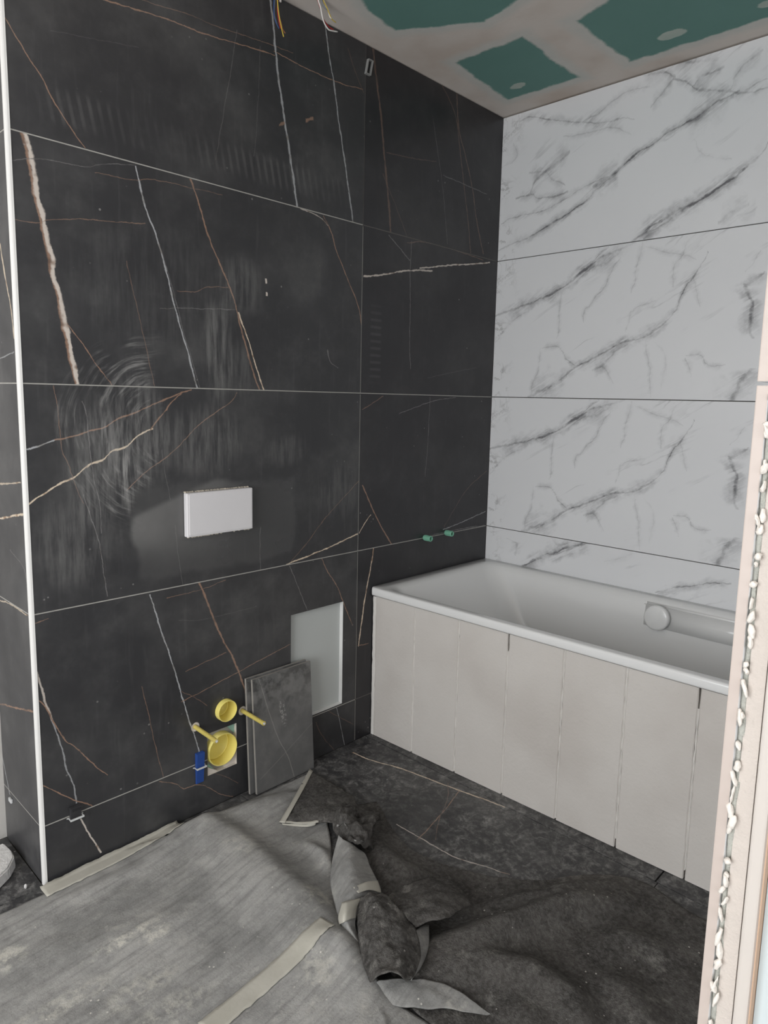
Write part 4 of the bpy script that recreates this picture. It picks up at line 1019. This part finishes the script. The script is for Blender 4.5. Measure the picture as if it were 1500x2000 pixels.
for v in bm.verts:      # keep the sheet in front of the wall and of the leaning tiles
    lim = -.011
    if -1.37 < v.co.x < -1.08: lim = -.060
    if v.co.x > XT-.03 and v.co.y > lim: v.co.y = lim
cloth_obj('sheet', bm, [film, dark], gs)
# tape along the wall and across the sheet
def tape_strip(name, path, width, parent, lift=.0045, hfun=None, n=40, ragged_=.004):
    P = crom([(*p, 0) for p in path], n); bm = bmesh.new(); prev = None
    for i, p in enumerate(P):
        t = (P[min(i+1, n-1)]-P[max(i-1, 0)]).normalized(); nr = Vector((-t.y, t.x, 0)); cur = []
        for k in range(7):
            o = (k/6-.5)*width + (ragged_*mnoise.noise(Vector((i*.6, k, 4))) if k in (0, 6) else 0)
            q = p+nr*o; q.z = (hfun(Vector((q.x, q.y)), 0, 0) if hfun else 0)+lift; cur.append(bm.verts.new(q))
        if prev:
            for k in range(6): bm.faces.new((prev[k], prev[k+1], cur[k+1], cur[k]))
        prev = cur
    bm.normal_update()
    if sum(f.normal.z for f in bm.faces) < 0: bmesh.ops.reverse_faces(bm, faces=bm.faces)
    return bm
tb = tape_strip('tape', [(-2.03, -.036), (-1.9, -.034), (-1.75, -.032), (-1.62, -.034)], .05, gs, .0035, hg)
for v in tb.verts:
    if v.co.y > -.013: v.co.z += (v.co.y+.013)*1.0+.001; v.co.y = min(v.co.y, -.010)
cloth_obj('tape', tb, [tape], gs, .0006)['label'] = 'beige masking tape'
tb = tape_strip('tape', [f2(400, 2010, .01), f2(480, 1945, .01), f2(560, 1880, .015), f2(605, 1845, .02), f2(640, 1808, .035)], .052, gs, .0035, hg)
cloth_obj('tape', tb, [tape], gs, .0006)['label'] = 'beige masking tape'

ds = empty('crumpled_fleece', (-1.1, -.9, 0)); tag(ds, 'dark crumpled fleece heaped on the floor in front of the bath apron', 'floor fleece')
rid2 = [Ridge([(850, 1850), (930, 1835), (1020, 1806), (1110, 1772), (1210, 1756)], 0.058, .045, .045), Ridge([(960, 1764), (1060, 1752), (1130, 1735), (1200, 1722)], 0.032, .03, .03),
        Ridge([(850, 1895), (940, 1885), (1040, 1905), (1110, 1950), (1150, 2010)], 0.049, .05, .05), Ridge([(1140, 1850), (1220, 1830), (1300, 1850)], 0.026, .05, .05),
        Ridge([(1170, 1900), (1230, 1940), (1260, 2010)], 0.029, .05, .05), Ridge([(720, 1640), (770, 1690), (830, 1720)], .035, .05, .05), Ridge([(980, 1960), (1040, 1990), (1060, 2040)], .02, .04, .04)]
def hd(q, s_, t_):
    e = min(1, s_*9)*1.0
    h = .006+sum(r.h(q) for r in rid2)
    h += .006*mnoise.noise(Vector((q.x*9, q.y*9, 7)))+.0025*mnoise.noise(Vector((q.x*26, q.y*26, 1)))
    h = max(h, .004)
    ed_ = min(1, t_*12, (1-t_)*30+.1)
    return .004+(h-.004)*ed_
Ld = [f2(690, 1575), f2(700, 1640), f2(712, 1720), f2(725, 1800), f2(745, 1870), f2(790, 1940), f2(850, 2010), (-1.50, -1.5)]
Rd = [f2(735, 1568), f2(800, 1660), f2(925, 1708), f2(1050, 1722), f2(1150, 1712), f2(1260, 1728), f2(1375, 1800), (-.80, -1.60)]
bm = sheet('sheet', Ld, Rd, 130, 170, hd, None, None)
cloth_obj('sheet', bm, [dark, film], ds, .003)

# folded-over corner with taped edges
tl, tr, br, bl = (605, 1503, .010), (692, 1556, .030), (668, 1606, .055), (546, 1606, .010)
bm = loft([[tl, (640, 1524, .020), (670, 1542, .026), tr], [(586, 1538, .020), (630, 1550, .032), (670, 1566, .040), (700, 1580, .040)], [(567, 1572, .022), (610, 1582, .034), (650, 1588, .050), (690, 1600, .046)], [bl, (590, 1608, .016), (630, 1606, .032), br]], 30, 30, .004)
cloth_obj('folded_corner', bm, [dark, film], ds, .003)
def edge_tape(secs, nu=24, nv=5): return loft(secs, nu, nv)
bm = loft([[(605, 1501, .012), (586, 1536, .023), (567, 1570, .025), (545, 1606, .013)], [(611, 1506, .0145), (594, 1539, .0265), (575, 1573, .0285), (556, 1607, .0155)]], 26, 4)
cloth_obj('tape', bm, [tape], ds, .0006)['label'] = 'beige masking tape'
bm = loft([[(545, 1606, .013), (570, 1607, .016), (596, 1609, .020), (622, 1606, .032)], [(547, 1602, .010), (572, 1602, .013), (598, 1603, .018), (622, 1601, .032)], [(552, 1611, .006), (578, 1614, .006), (600, 1615, .008), (615, 1612, .01)]], 20, 6)
cloth_obj('tape', bm, [tape], ds, .0006)['label'] = 'beige masking tape'
# crumpled knot behind the fold
bm = loft([[(648, 1590, .03), (672, 1576, .06), (700, 1580, .05), (742, 1592, .02)], [(650, 1615, .05), (668, 1596, .095), (702, 1602, .06), (735, 1606, .07)], [(655, 1630, .04), (676, 1620, .07), (700, 1628, .10), (728, 1630, .06)], [(664, 1640, .02), (682, 1650, .06), (704, 1652, .07), (730, 1660, .03)]], 44, 44, .02)
cloth_obj('fold', bm, [dark, film], ds, .003)
# light underside turned up, with tape across it
bm = loft([[(661, 1632, .06), (668, 1638, .068), (676, 1648, .066)], [(652, 1664, .03), (680, 1650, .075), (710, 1664, .05)], [(646, 1700, .03), (684, 1690, .085), (724, 1695, .045)], [(646, 1732, .028), (690, 1728, .085), (744, 1742, .04)], [(654, 1768, .026), (676, 1762, .080), (708, 1755, .06)], [(660, 1796, .024), (672, 1790, .070), (698, 1785, .055)], [(668, 1824, .018), (680, 1812, .055), (694, 1808, .045)], [(700, 1856, .012), (702, 1846, .03), (704, 1838, .028)]], 26, 64, .003)
cloth_obj('turned_underside', bm, [film, dark], ds, .0025)
bm = loft([[(690, 1733, .088), (716, 1722, .078), (738, 1720, .05)], [(700, 1744, .082), (722, 1738, .070), (745, 1744, .044)]], 16, 6)
cloth_obj('tape', bm, [tape], ds, .0006)['label'] = 'beige masking tape'
bm = loft([[(668, 1762, .074), (676, 1760, .084), (690, 1757, .078), (708, 1753, .065)], [(660, 1790, .050), (672, 1784, .080), (688, 1776, .075), (698, 1772, .063)], [(662, 1806, .040), (670, 1802, .066), (682, 1796, .068), (695, 1792, .058)]], 18, 10)
cloth_obj('tape', bm, [tape], ds, .0006)['label'] = 'beige masking tape'
# dark tongue that falls forward
bm = loft([[(704, 1754, .07), (722, 1742, .095), (742, 1744, .09), (756, 1752, .07)], [(698, 1782, .06), (726, 1772, .105), (762, 1770, .10), (790, 1784, .075)], [(699, 1824, .05), (728, 1816, .095), (770, 1810, .095), (812, 1818, .070)], [(706, 1872, .04), (736, 1866, .08), (780, 1862, .085), (822, 1866, .060)], [(722, 1918, .040), (742, 1906, .085), (776, 1904, .088), (804, 1914, .065)]], 40, 50, .010)
cloth_obj('tongue', bm, [dark, film], ds, .003)
bm = loft([[(812, 1818, .070), (826, 1808, .055), (838, 1806, .04)], [(818, 1846, .060), (828, 1850, .045), (838, 1848, .03)], [(814, 1884, .050), (822, 1888, .035), (830, 1874, .02)], [(804, 1916, .045), (808, 1908, .03), (814, 1898, .015)]], 10, 24)
cloth_obj('turned_underside', bm, [film, dark], ds, .0025)
# flap to the right
bm = loft([[(756, 1752, .07), (790, 1730, .06), (830, 1715, .05), (880, 1711, .035)], [(780, 1776, .08), (815, 1752, .075), (860, 1738, .07), (900, 1736, .045)], [(800, 1796, .08), (830, 1778, .085), (872, 1764, .085), (918, 1764, .06)], [(812, 1812, .072), (836, 1798, .085), (872, 1793, .085), (918, 1768, .058)]], 34, 30, .006)
cloth_obj('flap', bm, [dark, film], ds, .003)
# pale turned edge at the foot of the tongue
bm = loft([[(728, 1934, .012), (737, 1916, .026), (754, 1912, .030), (800, 1912, .028), (868, 1922, .024), (962, 1982, .012)], [(732, 1944, .010), (744, 1934, .020), (762, 1932, .026), (806, 1933, .028), (868, 1946, .022), (961, 1982, .011)], [(745, 1956, .009), (765, 1964, .012), (790, 1967, .016), (826, 1969, .018), (880, 1971, .016), (960, 1983, .010)]], 46, 20, .003)
cloth_obj('turned_underside', bm, [film, dark], ds, .0025)
